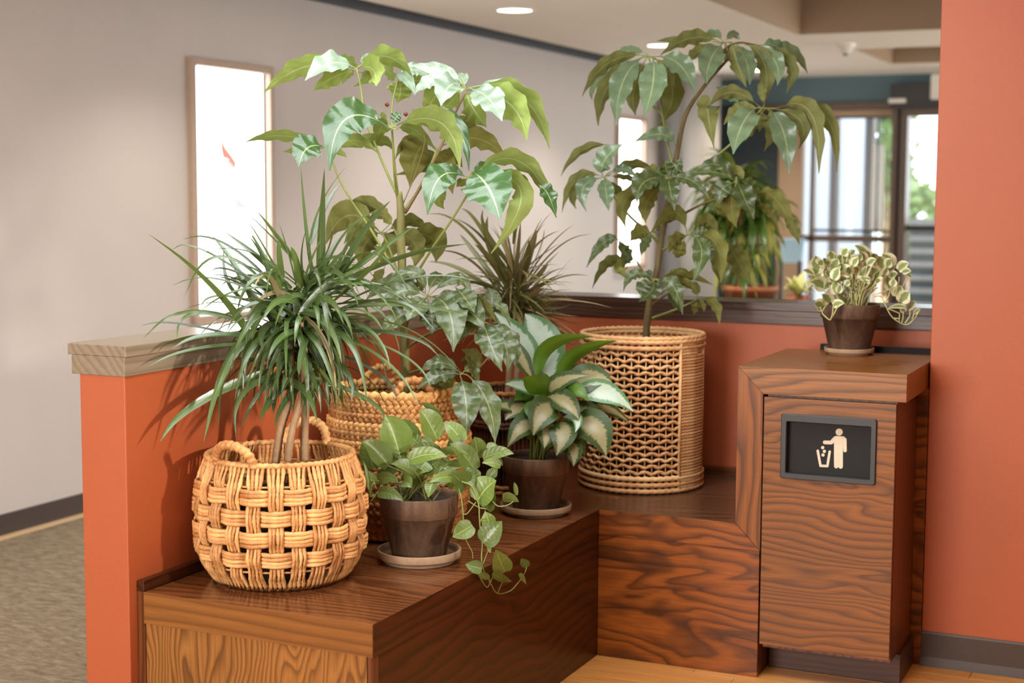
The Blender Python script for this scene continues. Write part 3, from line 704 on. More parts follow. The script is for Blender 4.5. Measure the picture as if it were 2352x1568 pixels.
for side in (0, math.pi):
    for k in range(2*nr-1):
        z = .012+k*(H4-.024)/(2*nr-2); th = np.linspace(dense[0]+side, dense[1]+side, 60)
        if 44 <= k <= 46: th = np.linspace(dense[0]+side, dense[0]+side+.40, 40)
        cl = np.stack([b4[0]+(R4+.003)*np.cos(th), b4[1]+(R4+.003)*np.sin(th), np.full(len(th), b4[2]+z)], 1)
        v, f = tube(cl, .0066, 6, False, 1, 0, (2, 36, .2), True, (0, 0, 1)); mesh('dense_rope', v, f, 'lattice', B4)
    for a in dense:
        x, y = b4[0]+(R4+.004)*math.cos(a+side), b4[1]+(R4+.004)*math.sin(a+side)
        v, f = tube([(x, y, b4[2]+.006), (x, y, b4[2]+H4*.5), (x, y, b4[2]+H4-.006)], .0055, 6, False, 1, 0, (2, 40, .2)); mesh('panel_edge', v, f, 'lattice', B4)
ringrope('rim', b4, R4+.001, H4, .0085, 'lattice', B4, 40, .15, 2, 400)
v, f = disc(b4, .215, HB+.004, 40); mesh('base', v, f, 'darkreed', B4, None, None, False)
# ------------------------------------------------------------------ plants
def nursery(t, c, r, h):
    v, f = lathe([(0, .004), (r*.82, .004), (r*.84, .012), (r*.96, h-.015), (r, h-.012), (r, h), (r*.95, h), (r*.92, h-.03)], c, 32)
    mesh('nursery_pot', v, f, 'nursery', t, None, c); v, f = disc(c, r*.93, c[2]+h-.025, 32); mesh('soil', v, f, 'soil', t, None, None, False)
def keep_in(p, m=.03):
    """nothing grows through the half wall: below the cap, points stay on the bench side"""
    p = np.array(p, float)
    if p[2] < ZT+.03:
        for _ in range(60):
            if p[0] < -2.594+m or p[1] > YN-m: p = CAM+(p-CAM)*.99
            else: break
    return p
def umbrella(t, D0, trunk, trad, hubs, leaves, mat, young=(), dust=(), nu=4, wave=.11, wk=1.30):
    tk = np.array([at(u, v, D0+dd) for u, v, dd in trunk]); pth = smoothpath(tk, 40)
    v, f = tube(pth, np.interp(np.linspace(0, 1, 40), np.linspace(0, 1, len(trad)), trad), 8, False, 1, 0, (3, 6, .06)); mesh('trunk', v, f, 'bark_g' if mat == 'schef' else 'bark', t, None, tk[0])
    ho = {}
    for key, (u, v_, off, path) in hubs.items():
        ho[key] = (np.array([u, v_]), off)
        if path:
            pts = [(u, v_)]+list(path); m = len(pts)
            P = [at(a, b_, D0+off*(1-(i/(m-1))**1.3)) for i, (a, b_) in enumerate(pts)]
            q = smoothpath(P, 22); vv, ff = tube(q, np.linspace(.0030, .0052, 22), 6); mesh('petiole', vv, ff, 'stem_g' if R.random() < .6 else 'stem_b', t)
    for e in leaves:
        key, bx, by, mx, my, tx, ty, w, sd = e[:9]; (hub, off) = ho[key]
        d = e[9] if len(e) > 9 else None
        ln = math.hypot(tx-bx, ty-by)
        if d is None: d = (-.10 if sd > 0 else .05)*min(1.3, ln/90)+R.uniform(-.03, .03)
        b = keep_in(at(bx, by, D0+off)); m_ = keep_in(at(mx, my, D0+off+d*.55)); tp = keep_in(at(tx, ty, D0+off+d))
        cl = curve3(b, m_, tp, 20)
        if math.hypot(bx-hub[0], by-hub[1]) > 5 and math.hypot(bx-hub[0], by-hub[1]) < 40:
            hp = at(hub[0], hub[1], D0+off); st = smoothpath([hp, b, cl[2]], 6)[:4]
            vv, ff = tube(st, .0018, 5); mesh('petiole', vv, ff, 'stem_g', t)
        mt = 'schef_young' if key in young else ('schef_dust' if key in dust else mat)
        leaf(t, 'leaf', cl, w/F*(D0+off)*wk, mt, sh_schef, sd, .62, nu, R.uniform(.10, .28), wave, R.choice((3.5, 4.5, 5)), 0, None, R.uniform(-.15, .15), .09 if key in young else .06)

D1 = 4.87
U1 = thing('umbrella_plant', (b2[0], b2[1], HB+.006), 'tall umbrella plant with glossy drooping leaves growing from the braided basket', 'plant')
nursery(U1, (b2[0], b2[1], HB+.006), .165, .36)
hub1 = {
 'A': (819, 157, .02, [(829, 202), (836, 259), (853, 311), (889, 397), (912, 446)]),
 'B': (914, 179, .10, [(902, 234), (899, 276), (902, 320), (906, 380), (914, 450)]),
 'C': (1072, 207, -.05, [(1049, 253), (1032, 294), (1009, 345), (982, 397), (961, 437), (930, 490)]),
 'D': (900, 296, -.14, [(902, 320), (906, 397), (913, 452)]),
 'E': (749, 340, -.05, [(765, 374), (776, 405), (804, 456), (833, 499), (862, 544), (883, 581), (908, 620)]),
 'G': (1004, 341, .10, [(1000, 352), (985, 390), (960, 440), (930, 480)]),
 'H': (1078, 406, -.18, [(1080, 433), (1034, 510), (992, 571), (957, 628), (930, 672)]),
 'I': (877, 533, .22, [(890, 560), (905, 600), (915, 640)]),
 'J': (981, 680, -.10, [(965, 700), (940, 730), (929, 760)]),
 'K': (1115, 741, -.14, [(1080, 735), (1000, 760), (931, 800)]),
 'L': (1062, 858, -.17, [(1040, 850), (985, 845), (932, 860)]),
 'P': (905, 525, .16, [(912, 540), (918, 560)]),
}
lv1 = [
 ('A', 812, 154, 757, 146, 701, 185, 46, 1), ('A', 815, 156, 705, 152, 606, 213, 44, -1), ('A', 812, 160, 765, 178, 719, 208, 40, -1, -.06),
 ('A', 826, 153, 850, 138, 877, 139, 28, 1, .1), ('A', 826, 155, 856, 160, 864, 197, 52, -1, -.12), ('A', 828, 150, 890, 130, 948, 178, 42, -1, .08),
 ('A', 812, 162, 797, 175, 786, 194, 20, 0, .2), ('A', 822, 165, 845, 178, 812, 199, 22, -1, .2), ('A', 824, 152, 800, 140, 770, 139, 26, -1, .15),
 ('B', 914, 184, 920, 206, 912, 236, 48, -1, .06), ('B', 905, 168, 935, 183, 953, 219, 22, 1, -.12), ('B', 918, 178, 948, 160, 985, 176, 30, 1, .05),
 ('B', 912, 176, 893, 165, 880, 150, 30, -1, .1), ('B', 920, 182, 955, 185, 985, 190, 34, -1, .14),
 ('C', 1060, 193, 1030, 200, 1013, 243, 54, 1, -.12), ('C', 1062, 188, 1010, 162, 940, 150, 28, 1, .06), ('C', 1050, 188, 990, 187, 953, 216, 32, 1, 0),
 ('C', 1058, 200, 1000, 222, 986, 273, 42, -1, .10), ('C', 1070, 212, 1085, 246, 1117, 292, 58, -1, -.06), ('C', 1080, 204, 1122, 226, 1153, 278, 54, 1, -.18),
 ('C', 1080, 206, 1170, 238, 1210, 322, 62, -1, -.10), ('C', 1082, 202, 1200, 225, 1262, 342, 50, -1, 0), ('C', 1082, 200, 1183, 212, 1261, 286, 40, 1, .10),
 ('C', 1066, 198, 1062, 180, 1045, 172, 22, 1, .12), ('C', 1062, 205, 1030, 240, 1022, 245, 34, -1, .2),
 ('D', 896, 294, 796, 272, 757, 392, 66, 1, -.16), ('D', 907, 290, 1012, 282, 1056, 386, 56, -1, -.16), ('D', 908, 288, 1030, 275, 1077, 392, 36, 1, -.08),
 ('D', 902, 285, 910, 270, 922, 258, 22, 1, .0), ('D', 893, 290, 876, 292, 868, 332, 32, -1, .14), ('D', 912, 296, 950, 297, 1002, 346, 26, -1, .2),
 ('D', 895, 288, 880, 272, 872, 262, 22, -1, .1),
 ('E', 745, 338, 706, 340, 686, 384, 54, 1, -.12), ('E', 742, 336, 652, 312, 562, 327, 26, -1, .06), ('E', 745, 340, 690, 345, 650, 349, 16, -1, .1),
 ('E', 756, 350, 812, 322, 868, 352, 28, -1, -.12), ('E', 756, 346, 860, 322, 899, 343, 28, -1, .1), ('E', 758, 348, 780, 350, 797, 362, 14, -1, 0),
 ('G', 1000, 338, 945, 322, 908, 366, 24, -1, .05), ('G', 985, 333, 958, 352, 942, 430, 66, -1, .10), ('G', 1008, 340, 1095, 318, 1163, 369, 44, -1, .02),
 ('G', 1028, 305, 1068, 285, 1092, 306, 34, -1, .14), ('G', 1006, 350, 1022, 385, 1040, 445, 46, -1, .12), ('G', 1006, 348, 1035, 358, 1062, 384, 34, -1, .16),
 ('G', 1000, 350, 985, 380, 905, 402, 30, -1, .2),
 ('H', 1085, 394, 1122, 432, 1148, 504, 92, 1, -.14), ('H', 1090, 400, 1196, 440, 1128, 582, 50, -1, -.08), ('H', 1086, 400, 1196, 372, 1278, 500, 42, -1, .02),
 ('H', 1066, 405, 1010, 408, 982, 493, 54, 1, -.12), ('H', 1070, 405, 1036, 395, 1010, 407, 24, 1, .05), ('H', 1072, 410, 1062, 420, 1048, 429, 22, -1, .05),
 ('H', 1092, 402, 1192, 420, 1186, 506, 34, -1, .08), ('H', 1030, 425, 1008, 455, 1021, 480, 24, -1, .1), ('H', 1082, 402, 1120, 388, 1158, 415, 30, 1, .12),
 ('H', 1236, 425, 1258, 445, 1277, 499, 34, 1, 0),
 ('I', 872, 532, 800, 495, 748, 560, 58, -1, .1), ('I', 900, 508, 845, 470, 788, 483, 34, -1, .1), ('I', 874, 536, 842, 555, 826, 610, 72, -1, .0), ('I', 876, 538, 888, 565, 872, 606, 44, -1, -.05),
 ('I', 885, 534, 940, 508, 982, 533, 30, -1, .1), ('I', 930, 535, 992, 548, 1001, 602, 54, -1, .05), ('I', 886, 536, 950, 555, 950, 618, 44, -1, -.02), ('I', 882, 538, 910, 545, 915, 566, 30, -1, .1),
 ('I', 885, 610, 868, 640, 848, 648, 26, -1, -.1), ('I', 800, 600, 780, 622, 770, 646, 40, 1, -.1), ('I', 868, 530, 830, 520, 790, 560, 36, -1, .0),
 ('P', 902, 520, 880, 495, 848, 502, 28, -1, .1),
 ('J', 978, 678, 950, 625, 876, 660, 26, 1, .0), ('J', 976, 680, 922, 668, 872, 714, 36, 1, -.03), ('J', 978, 684, 955, 705, 935, 736, 48, 1, -.08), ('J', 982, 686, 992, 730, 992, 766, 46, 1, -.08),
 ('J', 992, 681, 1032, 716, 1041, 808, 62, 1, -.16), ('J', 992, 680, 1045, 688, 1060, 734, 32, 1, 0), ('J', 990, 675, 1050, 640, 1084, 680, 26, 1, .03), ('J', 1046, 660, 1068, 684, 1090, 718, 42, 1, -.1),
 ('J', 1040, 700, 1080, 715, 1112, 755, 50, 1, -.12), ('J', 1078, 680, 1110, 700, 1140, 740, 28, -1, -.1), ('J', 976, 674, 905, 650, 840, 690, 40, 1, .05), ('J', 970, 690, 925, 720, 868, 770, 44, 1, -.05),
 ('J', 985, 670, 1000, 640, 1020, 634, 26, 1, .1), ('J', 975, 672, 962, 645, 945, 628, 24, -1, .1),
 ('K', 1112, 742, 1124, 782, 1153, 853, 50, 1, -.10), ('K', 1116, 742, 1158, 786, 1166, 853, 42, 1, -.06), ('K', 1120, 742, 1172, 780, 1183, 846, 34, 1, -.02), ('K', 1110, 742, 1112, 775, 1123, 828, 32, 1, -.03),
 ('K', 1120, 700, 1152, 706, 1172, 750, 20, 1, 0), ('K', 1108, 738, 1080, 740, 1052, 790, 36, 1, -.05), ('K', 1112, 735, 1130, 690, 1120, 660, 34, 1, .05),
 ('L', 1066, 852, 1084, 825, 1060, 802, 40, -1, .06), ('L', 1058, 856, 1010, 832, 963, 858, 30, 1, .0), ('L', 1058, 860, 1010, 862, 958, 893, 36, 1, -.04), ('L', 1057, 863, 1070, 922, 1071, 996, 54, 1, -.10),
 ('L', 1075, 862, 1120, 925, 1137, 1018, 44, 1, -.06), ('L', 1064, 856, 1085, 850, 1100, 880, 30, 1, .04), ('L', 1050, 860, 1020, 880, 990, 885, 30, -1, .05),
]
umbrella(U1, D1, [(931, 915, 0), (930, 800, 0), (926, 700, 0), (924, 640, 0), (921, 560, 0), (920, 490, 0), (917, 440, 0)], [.0155, .0155, .015, .0145, .014, .013, .010], hub1, lv1, 'schef', 'ABC', 'IJKLPG')
for (x, y, w_, h_) in ((889, 240, 9, 6), (932, 262, 9, 6), (981, 245, 9, 7), (1019, 276, 11, 7), (960, 262, 5, 4)):
    v, f = lathe([(0, -.008), (.006, -.004), (.008, .0), (.004, .006), (0, .008)], at(x, y, D1), 10); mesh('dry_bud', v, f, 'drybud', U1, None, None, True, 0, None, 'shrivelled brown bud')
for pth in ([(946, 250), (962, 262), (1015, 274)], [(962, 262), (975, 248)], [(962, 262), (970, 300), (975, 330), (950, 410), (925, 470)], [(940, 262), (962, 262)]):
    v, f = tube(smoothpath([at(x, y, D1+.005) for x, y in pth], 12), .0016, 5); mesh('petiole', v, f, 'stem_b', U1)

D2 = 5.64
U2 = thing('umbrella_plant', (b4[0], b4[1], HB+.006), 'tall umbrella plant with dusty grey-green leaves growing from the lattice basket', 'plant')
nursery(U2, (b4[0], b4[1], HB+.006), .19, .50)
hub2 = {
 'A': (1490, 130, -.05, [(1515, 229), (1529, 306), (1544, 378), (1548, 410)]), 'B': (1665, 98, .0, [(1674, 133), (1643, 162), (1620, 195)]), 'B2': (1740, 104, .05, [(1700, 98), (1670, 110), (1650, 150)]),
 'C': (1751, 248, -.08, [(1715, 290), (1675, 334), (1606, 387), (1548, 425)]), 'D': (1387, 406, -.06, [(1406, 445), (1421, 466), (1448, 498), (1490, 535), (1514, 560)]),
 'E': (1536, 407, -.16, [(1540, 430), (1544, 450)]), 'F': (1694, 416, -.12, [(1680, 440), (1610, 470), (1535, 510)]), 'G': (1581, 538, -.10, [(1560, 550), (1535, 566), (1520, 575)]),
 'H': (1507, 641, -.14, [(1505, 650), (1498, 690)]), 'I': (1462, 599, -.02, [(1478, 625), (1500, 650)]), 'J': (1600, 688, .0, [(1586, 696), (1540, 715), (1496, 731)]),
 'K': (1552, 334, -.04, [(1535, 300), (1520, 262), (1500, 245)]), 'L': (1502, 530, .06, [(1510, 545), (1518, 556)]), 'N': (1537, 673, -.12, [(1520, 684), (1497, 700)]),
 'O': (1660, 560, .04, [(1620, 600), (1560, 640), (1505, 680)]),
}
lv2 = [
 ('A', 1481, 127, 1396, 146, 1337, 222, 40, -1, -.02), ('A', 1480, 130, 1398, 196, 1374, 289, 46, -1, .02), ('A', 1477, 132, 1430, 190, 1416, 288, 56, 1, -.14), ('A', 1499, 130, 1500, 190, 1479, 267, 64, 1, -.16),
 ('A', 1485, 134, 1456, 205, 1460, 265, 42, -1, .06), ('A', 1512, 130, 1562, 150, 1596, 213, 54, 1, -.10), ('A', 1500, 134, 1532, 160, 1549, 201, 28, -1, 0), ('A', 1505, 134, 1545, 210, 1511, 291, 52, -1, .14),
 ('A', 1478, 130, 1380, 180, 1360, 230, 24, 1, .10), ('A', 1486, 124, 1440, 118, 1400, 140, 26, 1, .16),
 ('B', 1662, 98, 1632, 138, 1623, 193, 58, 1, -.14), ('B', 1652, 96, 1585, 88, 1517, 127, 42, -1, 0), ('B', 1650, 100, 1605, 118, 1578, 144, 32, -1, .1), ('B', 1680, 96, 1692, 140, 1714, 201, 42, -1, -.05),
 ('B', 1690, 100, 1714, 140, 1722, 195, 42, 1, -.10), ('B', 1660, 95, 1638, 78, 1608, 92, 24, 1, .1), ('B', 1666, 95, 1685, 80, 1700, 92, 22, 1, .1), ('B', 1640, 96, 1560, 92, 1508, 94, 18, -1, .12),
 ('B', 1668, 104, 1672, 122, 1664, 146, 30, -1, .1),
 ('B2', 1710, 100, 1756, 148, 1754, 245, 46, -1, -.04), ('B2', 1730, 102, 1780, 140, 1785, 197, 40, 1, -.08), ('B2', 1740, 106, 1812, 145, 1806, 214, 40, -1, -.02), ('B2', 1748, 104, 1780, 105, 1800, 136, 34, 1, 0), ('B2', 1756, 110, 1815, 116, 1855, 169, 34, 1, .04),
 ('B2', 1735, 104, 1765, 150, 1768, 190, 36, -1, .06),
 ('C', 1745, 245, 1680, 212, 1627, 246, 34, -1, 0), ('C', 1742, 248, 1700, 254, 1662, 286, 42, -1, .05), ('C', 1738, 247, 1706, 284, 1684, 354, 66, 1, -.14), ('C', 1750, 252, 1746, 276, 1745, 302, 34, -1, .04),
 ('C', 1762, 250, 1776, 290, 1755, 348, 40, -1, .02), ('C', 1768, 252, 1800, 305, 1812, 398, 56, 1, -.12), ('C', 1778, 250, 1840, 280, 1835, 342, 36, -1, .0), ('C', 1786, 248, 1862, 260, 1881, 398, 52, -1, -.04),
 ('C', 1796, 245, 1895, 265, 1922, 396, 40, -1, .05), ('C', 1755, 242, 1750, 205, 1752, 180, 22, -1, .05), ('C', 1758, 250, 1715, 300, 1702, 330, 34, -1, .12), ('C', 1632, 246, 1625, 250, 1640, 340, 52, -1, .1), ('C', 1700, 240, 1675, 215, 1645, 200, 34, 1, .08),
 ('D', 1384, 404, 1390, 366, 1432, 330, 52, 1, -.05), ('D', 1402, 333, 1336, 346, 1288, 405, 24, -1, 0), ('D', 1384, 406, 1324, 412, 1291, 488, 32, -1, 0), ('D', 1382, 408, 1322, 440, 1324, 480, 24, -1, .05),
 ('D', 1384, 408, 1340, 430, 1347, 486, 36, 1, -.08), ('D', 1388, 408, 1392, 440, 1398, 484, 38, 1, -.1), ('D', 1402, 400, 1432, 388, 1466, 411, 24, 1, 0), ('D', 1398, 404, 1440, 408, 1472, 420, 16, -1, .04), ('D', 1400, 396, 1452, 378, 1500, 388, 28, -1, .08),
 ('D', 1392, 410, 1420, 440, 1408, 446, 22, -1, .1),
 ('E', 1535, 405, 1530, 385, 1527, 366, 34, 1, 0), ('E', 1538, 405, 1552, 385, 1566, 364, 36, 1, .02), ('E', 1540, 407, 1560, 404, 1584, 408, 28, 1, 0), ('E', 1537, 410, 1538, 430, 1550, 484, 46, 1, -.1), ('E', 1530, 408, 1480, 418, 1463, 464, 54, 1, -.1),
 ('E', 1532, 405, 1515, 398, 1502, 390, 32, 1, 0), ('E', 1542, 408, 1588, 414, 1629, 457, 34, 1, -.08), ('E', 1530, 410, 1515, 425, 1500, 430, 34, 1, -.03), ('E', 1520, 415, 1440, 455, 1438, 524, 42, -1, .05), ('E', 1525, 418, 1488, 460, 1483, 513, 42, -1, .03),
 ('E', 1528, 402, 1500, 392, 1470, 402, 30, -1, .04),
 ('F', 1690, 412, 1646, 378, 1606, 390, 42, 1, .04), ('F', 1688, 416, 1640, 395, 1571, 402, 26, 1, 0), ('F', 1688, 418, 1658, 436, 1652, 470, 44, 1, -.02), ('F', 1694, 418, 1708, 450, 1732, 503, 52, 1, -.1), ('F', 1738, 440, 1786, 462, 1836, 561, 40, -1, 0),
 ('F', 1738, 460, 1766, 485, 1784, 517, 22, -1, .05), ('F', 1692, 420, 1680, 470, 1692, 523, 44, -1, .05), ('F', 1698, 416, 1722, 426, 1740, 450, 40, 1, .02), ('F', 1690, 420, 1640, 445, 1625, 470, 36, -1, .08),
 ('F', 1692, 410, 1690, 395, 1640, 372, 34, -1, .1), ('F', 1800, 495, 1820, 520, 1836, 562, 30, -1, 0), ('F', 1680, 445, 1660, 480, 1672, 500, 40, -1, .1),
 ('G', 1578, 536, 1548, 488, 1494, 536, 38, -1, 0), ('G', 1580, 540, 1552, 552, 1537, 581, 38, -1, 0), ('G', 1588, 540, 1612, 580, 1590, 650, 42, 1, -.12), ('G', 1588, 536, 1622, 508, 1652, 545, 36, -1, .04), ('G', 1592, 540, 1645, 562, 1656, 650, 48, -1, 0),
 ('G', 1590, 542, 1622, 566, 1638, 594, 26, 1, -.05), ('G', 1576, 542, 1560, 580, 1562, 590, 30, -1, .08), ('G', 1586, 538, 1610, 530, 1630, 536, 20, 1, 0),
 ('O', 1668, 556, 1692, 594, 1726, 656, 46, -1, 0), ('O', 1662, 556, 1690, 600, 1700, 660, 40, -1, .06), ('O', 1660, 560, 1650, 600, 1655, 650, 36, -1, .08),
 ('H', 1500, 642, 1456, 630, 1432, 669, 28, 1, 0), ('H', 1503, 644, 1496, 668, 1467, 693, 42, 1, -.08), ('H', 1514, 648, 1546, 656, 1568, 722, 38, 1, -.06), ('H', 1512, 640, 1572, 632, 1638, 655, 26, -1, .08), ('H', 1512, 642, 1570, 648, 1600, 675, 22, -1, .04), ('H', 1502, 640, 1488, 630, 1480, 624, 24, 1, .05),
 ('H', 1500, 646, 1478, 660, 1474, 680, 36, 1, -.04), ('H', 1516, 644, 1560, 630, 1590, 636, 30, -1, .1),
 ('I', 1460, 598, 1436, 580, 1423, 552, 36, 1, -.04), ('I', 1425, 553, 1388, 556, 1347, 615, 30, 1, .04), ('I', 1440, 604, 1398, 602, 1360, 663, 30, -1, .03), ('I', 1446, 604, 1426, 612, 1441, 641, 34, -1, -.02), ('I', 1456, 600, 1430, 598, 1408, 610, 22, -1, .08),
 ('L', 1498, 534, 1470, 535, 1448, 554, 42, -1, .02), ('L', 1500, 536, 1482, 560, 1472, 588, 26, 1, 0), ('L', 1504, 530, 1520, 528, 1530, 540, 22, 1, .04),
 ('J', 1598, 686, 1598, 705, 1594, 722, 22, -1, 0), ('J', 1608, 686, 1642, 700, 1652, 746, 28, -1, -.03), ('J', 1604, 686, 1614, 700, 1617, 716, 14, -1, 0), ('J', 1602, 682, 1596, 660, 1580, 648, 24, -1, .05),
 ('N', 1536, 672, 1548, 690, 1566, 718, 24, 1, -.04),
 ('K', 1551, 335, 1518, 308, 1453, 328, 34, 1, -.03),
]
umbrella(U2, D2, [(1483, 790, 0), (1487, 735, 0), (1495, 675, 0), (1508, 626, 0), (1516, 570, 0), (1529, 498, 0), (1541, 430, 0), (1556, 349, 0), (1575, 264, 0), (1620, 195, 0), (1674, 133, 0)],
         [.0135, .0135, .0135, .013, .0125, .012, .011, .010, .009, .007, .005], hub2, lv2, 'schef_r', 'ZZ', 'EFGHIJLNO', 4, .12, 1.04)

# ------------------------------------------------------------------ dracaenas
def strap(t, pts, w, mat, side=0, n=13, fold=.35, roll=None, name='leaf'):
    cl = smoothpath([keep_in(p, .012) for p in pts], n)
    return leaf(t, name, cl, w, mat, sh_strap, side, .5, 2, fold, 0, 1, 0, None, R.uniform(-.7, .7) if roll is None else roll)
D3 = 4.30
G1 = thing('dracaena', (b1[0], b1[1], HB+.006), 'bushy dracaena with long narrow dark green leaves growing from the handled basket', 'plant')
nursery(G1, (b1[0], b1[1], HB+.006), .135, .235)
canes = [[(633, 1062, .0), (645, 985, .0), (668, 900, .0), (668, 800, .0), (655, 730, .0)], [(660, 1060, -.02), (672, 985, -.02), (694, 900, -.02), (700, 800, -.03), (690, 740, -.03)], [(699, 1058, .03), (700, 985, .03), (705, 900, .04), (722, 800, .05), (730, 730, .05)]]
for k, c_ in enumerate(canes):
    P = [at(u, v, D3+o) for u, v, o in c_]; q = smoothpath(P, 60)
    v, f = tube(q, np.linspace(.0125, .0095, 60)*(1 if k != 1 else .9), 8, False, 1, 0, (2, 45, .06)); mesh('cane', v, f, 'cane', G1)
tr = [  # traced leaves: base, middle, tip (pixels), width, depth of the tip from the plant's axis
 (574,775,482,655,338,535,17,-.20),(595,727,540,614,483,537,16,.10),(645,650,600,598,513,530,13,.0),(702,630,630,552,559,480,15,.12),(649,652,607,572,565,501,15,-.05),(690,620,640,548,588,482,10,.15),
 (645,640,640,600,639,545,20,-.05),(720,650,702,520,691,380,8,.05),(735,640,737,514,745,384,18,-.06),(709,580,737,472,797,380,6,.1),(714,560,750,470,785,418,9,.15),(776,640,840,530,898,460,17,-.1),
 (760,660,880,572,948,522,17,-.12),(770,655,930,588,1074,560,10,.1),(780,700,955,638,1104,648,9,-.1),(780,640,865,585,962,713,13,-.15),(790,705,940,700,1079,726,8,-.05),(770,700,936,705,1045,787,15,-.18),
 (760,740,920,750,1064,858,13,-.2),(790,735,860,770,898,849,10,-.2),(745,755,812,800,844,931,12,-.24),(750,780,776,840,772,954,13,-.22),(760,810,868,858,914,917,9,-.15),(740,810,800,860,807,924,10,-.2),
 (770,770,890,835,963,934,10,-.2),(840,780,945,830,991,894,7,-.2),(705,830,742,860,764,891,11,-.22),(700,815,672,860,643,911,12,-.25),(710,755,692,820,687,864,13,-.25),(700,825,722,868,729,907,11,-.25),
 (660,880,704,900,730,974,14,-.2),(700,860,850,920,879,974,8,-.15),
 (600,770,525,830,467,1018,17,-.24),(630,765,570,800,563,876,16,-.25),(640,740,604,760,603,807,15,-.28),(700,760,648,775,616,825,14,-.28),(640,790,460,800,340,842,10,-.24),(620,770,430,776,355,822,10,-.2),
 (620,850,450,928,367,1015,16,-.24),(650,860,556,905,542,1008,11,-.22),(660,840,600,900,551,986,13,-.2),(650,880,618,925,596,966,15,-.2),(690,880,648,930,631,983,12,-.22),(610,780,484,770,395,800,13,-.22),(620,830,530,850,502,984,11,-.2),
 (640,690,473,578,393,575,7,-.05),(650,680,520,562,416,550,6,.05),(620,690,492,640,393,657,7,-.1),(640,680,530,622,479,629,13,.0),(620,660,500,590,423,683,7,-.12),(600,790,420,745,320,749,7,-.15),(600,760,440,715,328,778,7,-.15),
 (560,740,440,722,406,780,8,-.1),(600,700,502,680,458,708,7,-.05),(610,720,560,650,530,590,10,.1),(560,690,520,640,515,560,8,.15),(640,640,590,560,580,540,7,.2),(760,660,800,560,840,505,9,.1),(740,650,790,540,870,480,8,-.1),
 (770,690,850,620,890,560,14,-.15),(700,660,690,590,705,520,12,-.1),(680,660,660,580,640,510,11,.05),(720,640,760,560,760,500,11,.0),(760,730,900,690,1000,760,10,-.2),(780,760,930,770,1010,820,9,-.15),(660,780,610,700,545,690,12,-.2),
 (690,700,640,690,600,740,14,-.3),(720,700,760,690,790,745,13,-.3),(640,720,600,700,560,760,13,-.28),(750,720,830,715,880,760,12,-.25),
 (690,660,680,600,668,566,13,-.12),(700,650,716,600,740,545,12,-.15),(730,655,770,600,800,570,12,-.15),(660,670,630,615,602,600,12,-.12),(745,670,800,630,838,618,12,-.2),(640,680,590,640,556,630,11,-.15),
]
for bx, by, mx, my, tx, ty, w, dz in tr:
    b_ = at(bx, by, D3+dz*.12); m_ = at(mx, my, D3+dz*.6); t_ = at(tx, ty, D3+dz); c = curve3(b_, m_, t_, 5)
    strap(G1, c, w/F*D3*1.4, 'drac', R.choice((0, 1, 1, 1, -1)), 14)
heads = [(655, 745, .0), (690, 740, -.04), (728, 735, .05), (672, 700, .02), (708, 690, .03)]
rg = random.Random(11)
def crown(t, cpt, n, lmin, lmax, emin, emax, w0, w1, mats, droop, axis_len=.10, ok=None):
    k = 0; tries = 0
    while k < n and tries < n*6:
        tries += 1
        az = rg.uniform(0, 2*math.pi); el = math.radians(rg.uniform(emin, emax)); L_ = rg.uniform(lmin, lmax)
        h = rg.uniform(-axis_len, axis_len*.6); p = np.array(cpt)+np.array([rg.uniform(-.012, .012), rg.uniform(-.012, .012), h])
        el += (h/axis_len)*.35
        d = np.array([math.cos(az)*math.cos(el), math.sin(az)*math.cos(el), math.sin(el)]); pts = [p.copy()]; st = L_/8
        dr = droop*rg.uniform(.4, 1.6)
        for s in range(8):
            d = nrm(d+np.array([0, 0, -dr*(.25+s/8.)*.42])); p = p+d*st; pts.append(p.copy())
        pts = np.array(pts)
        if np.any((pts[:, 2] < ZT+.02) & ((pts[:, 0] < -2.585) | (pts[:, 1] > YN-.02))) or pts[:, 2].min() < HB+.1: continue
        if ok and not ok(pts): continue
        k += 1; strap(t, pts, rg.uniform(w0, w1), rg.choice(mats), rg.choice((0, 0, 1)), 11)
def ok1(pts):
    t = pts[-1]; d = depth(t); u = 1176+F*((t-CAM) @ RT)/d; v = 784-F*((t-CAM) @ UP)/d
    if np.linalg.norm(pts[-1][:2]-b1[:2]) < .2 and pts[:, 2].min() < HB+H1+.04: return False
    return 330 < u < 1010 and 505 < v < 960 and not (v > 965 and u > 640) and ((u-680)/350)**2+((v-740)/250)**2 < 1.0 and d < 4.75
crown(G1, at(668, 830, D3-.01), 26, .18, .30, -50, 10, .011, .017, ['drac'], 1.1, .06, ok1)
crown(G1, at(712, 820, D3+.03), 26, .18, .30, -50, 10, .011, .017, ['drac'], 1.1, .06, ok1)
crown(G1, at(690, 880, D3), 14, .10, .18, -60, -10, .009, .014, ['drac', 'drac_dry'], 1.0, .04, ok1)
for hx, hy, ho_ in heads:
    crown(G1, at(hx, hy, D3+ho_), 31, .20, .38, -30, 80, .015, .023, ['drac']*14+['drac_dry'], 1.0, .085, ok1)

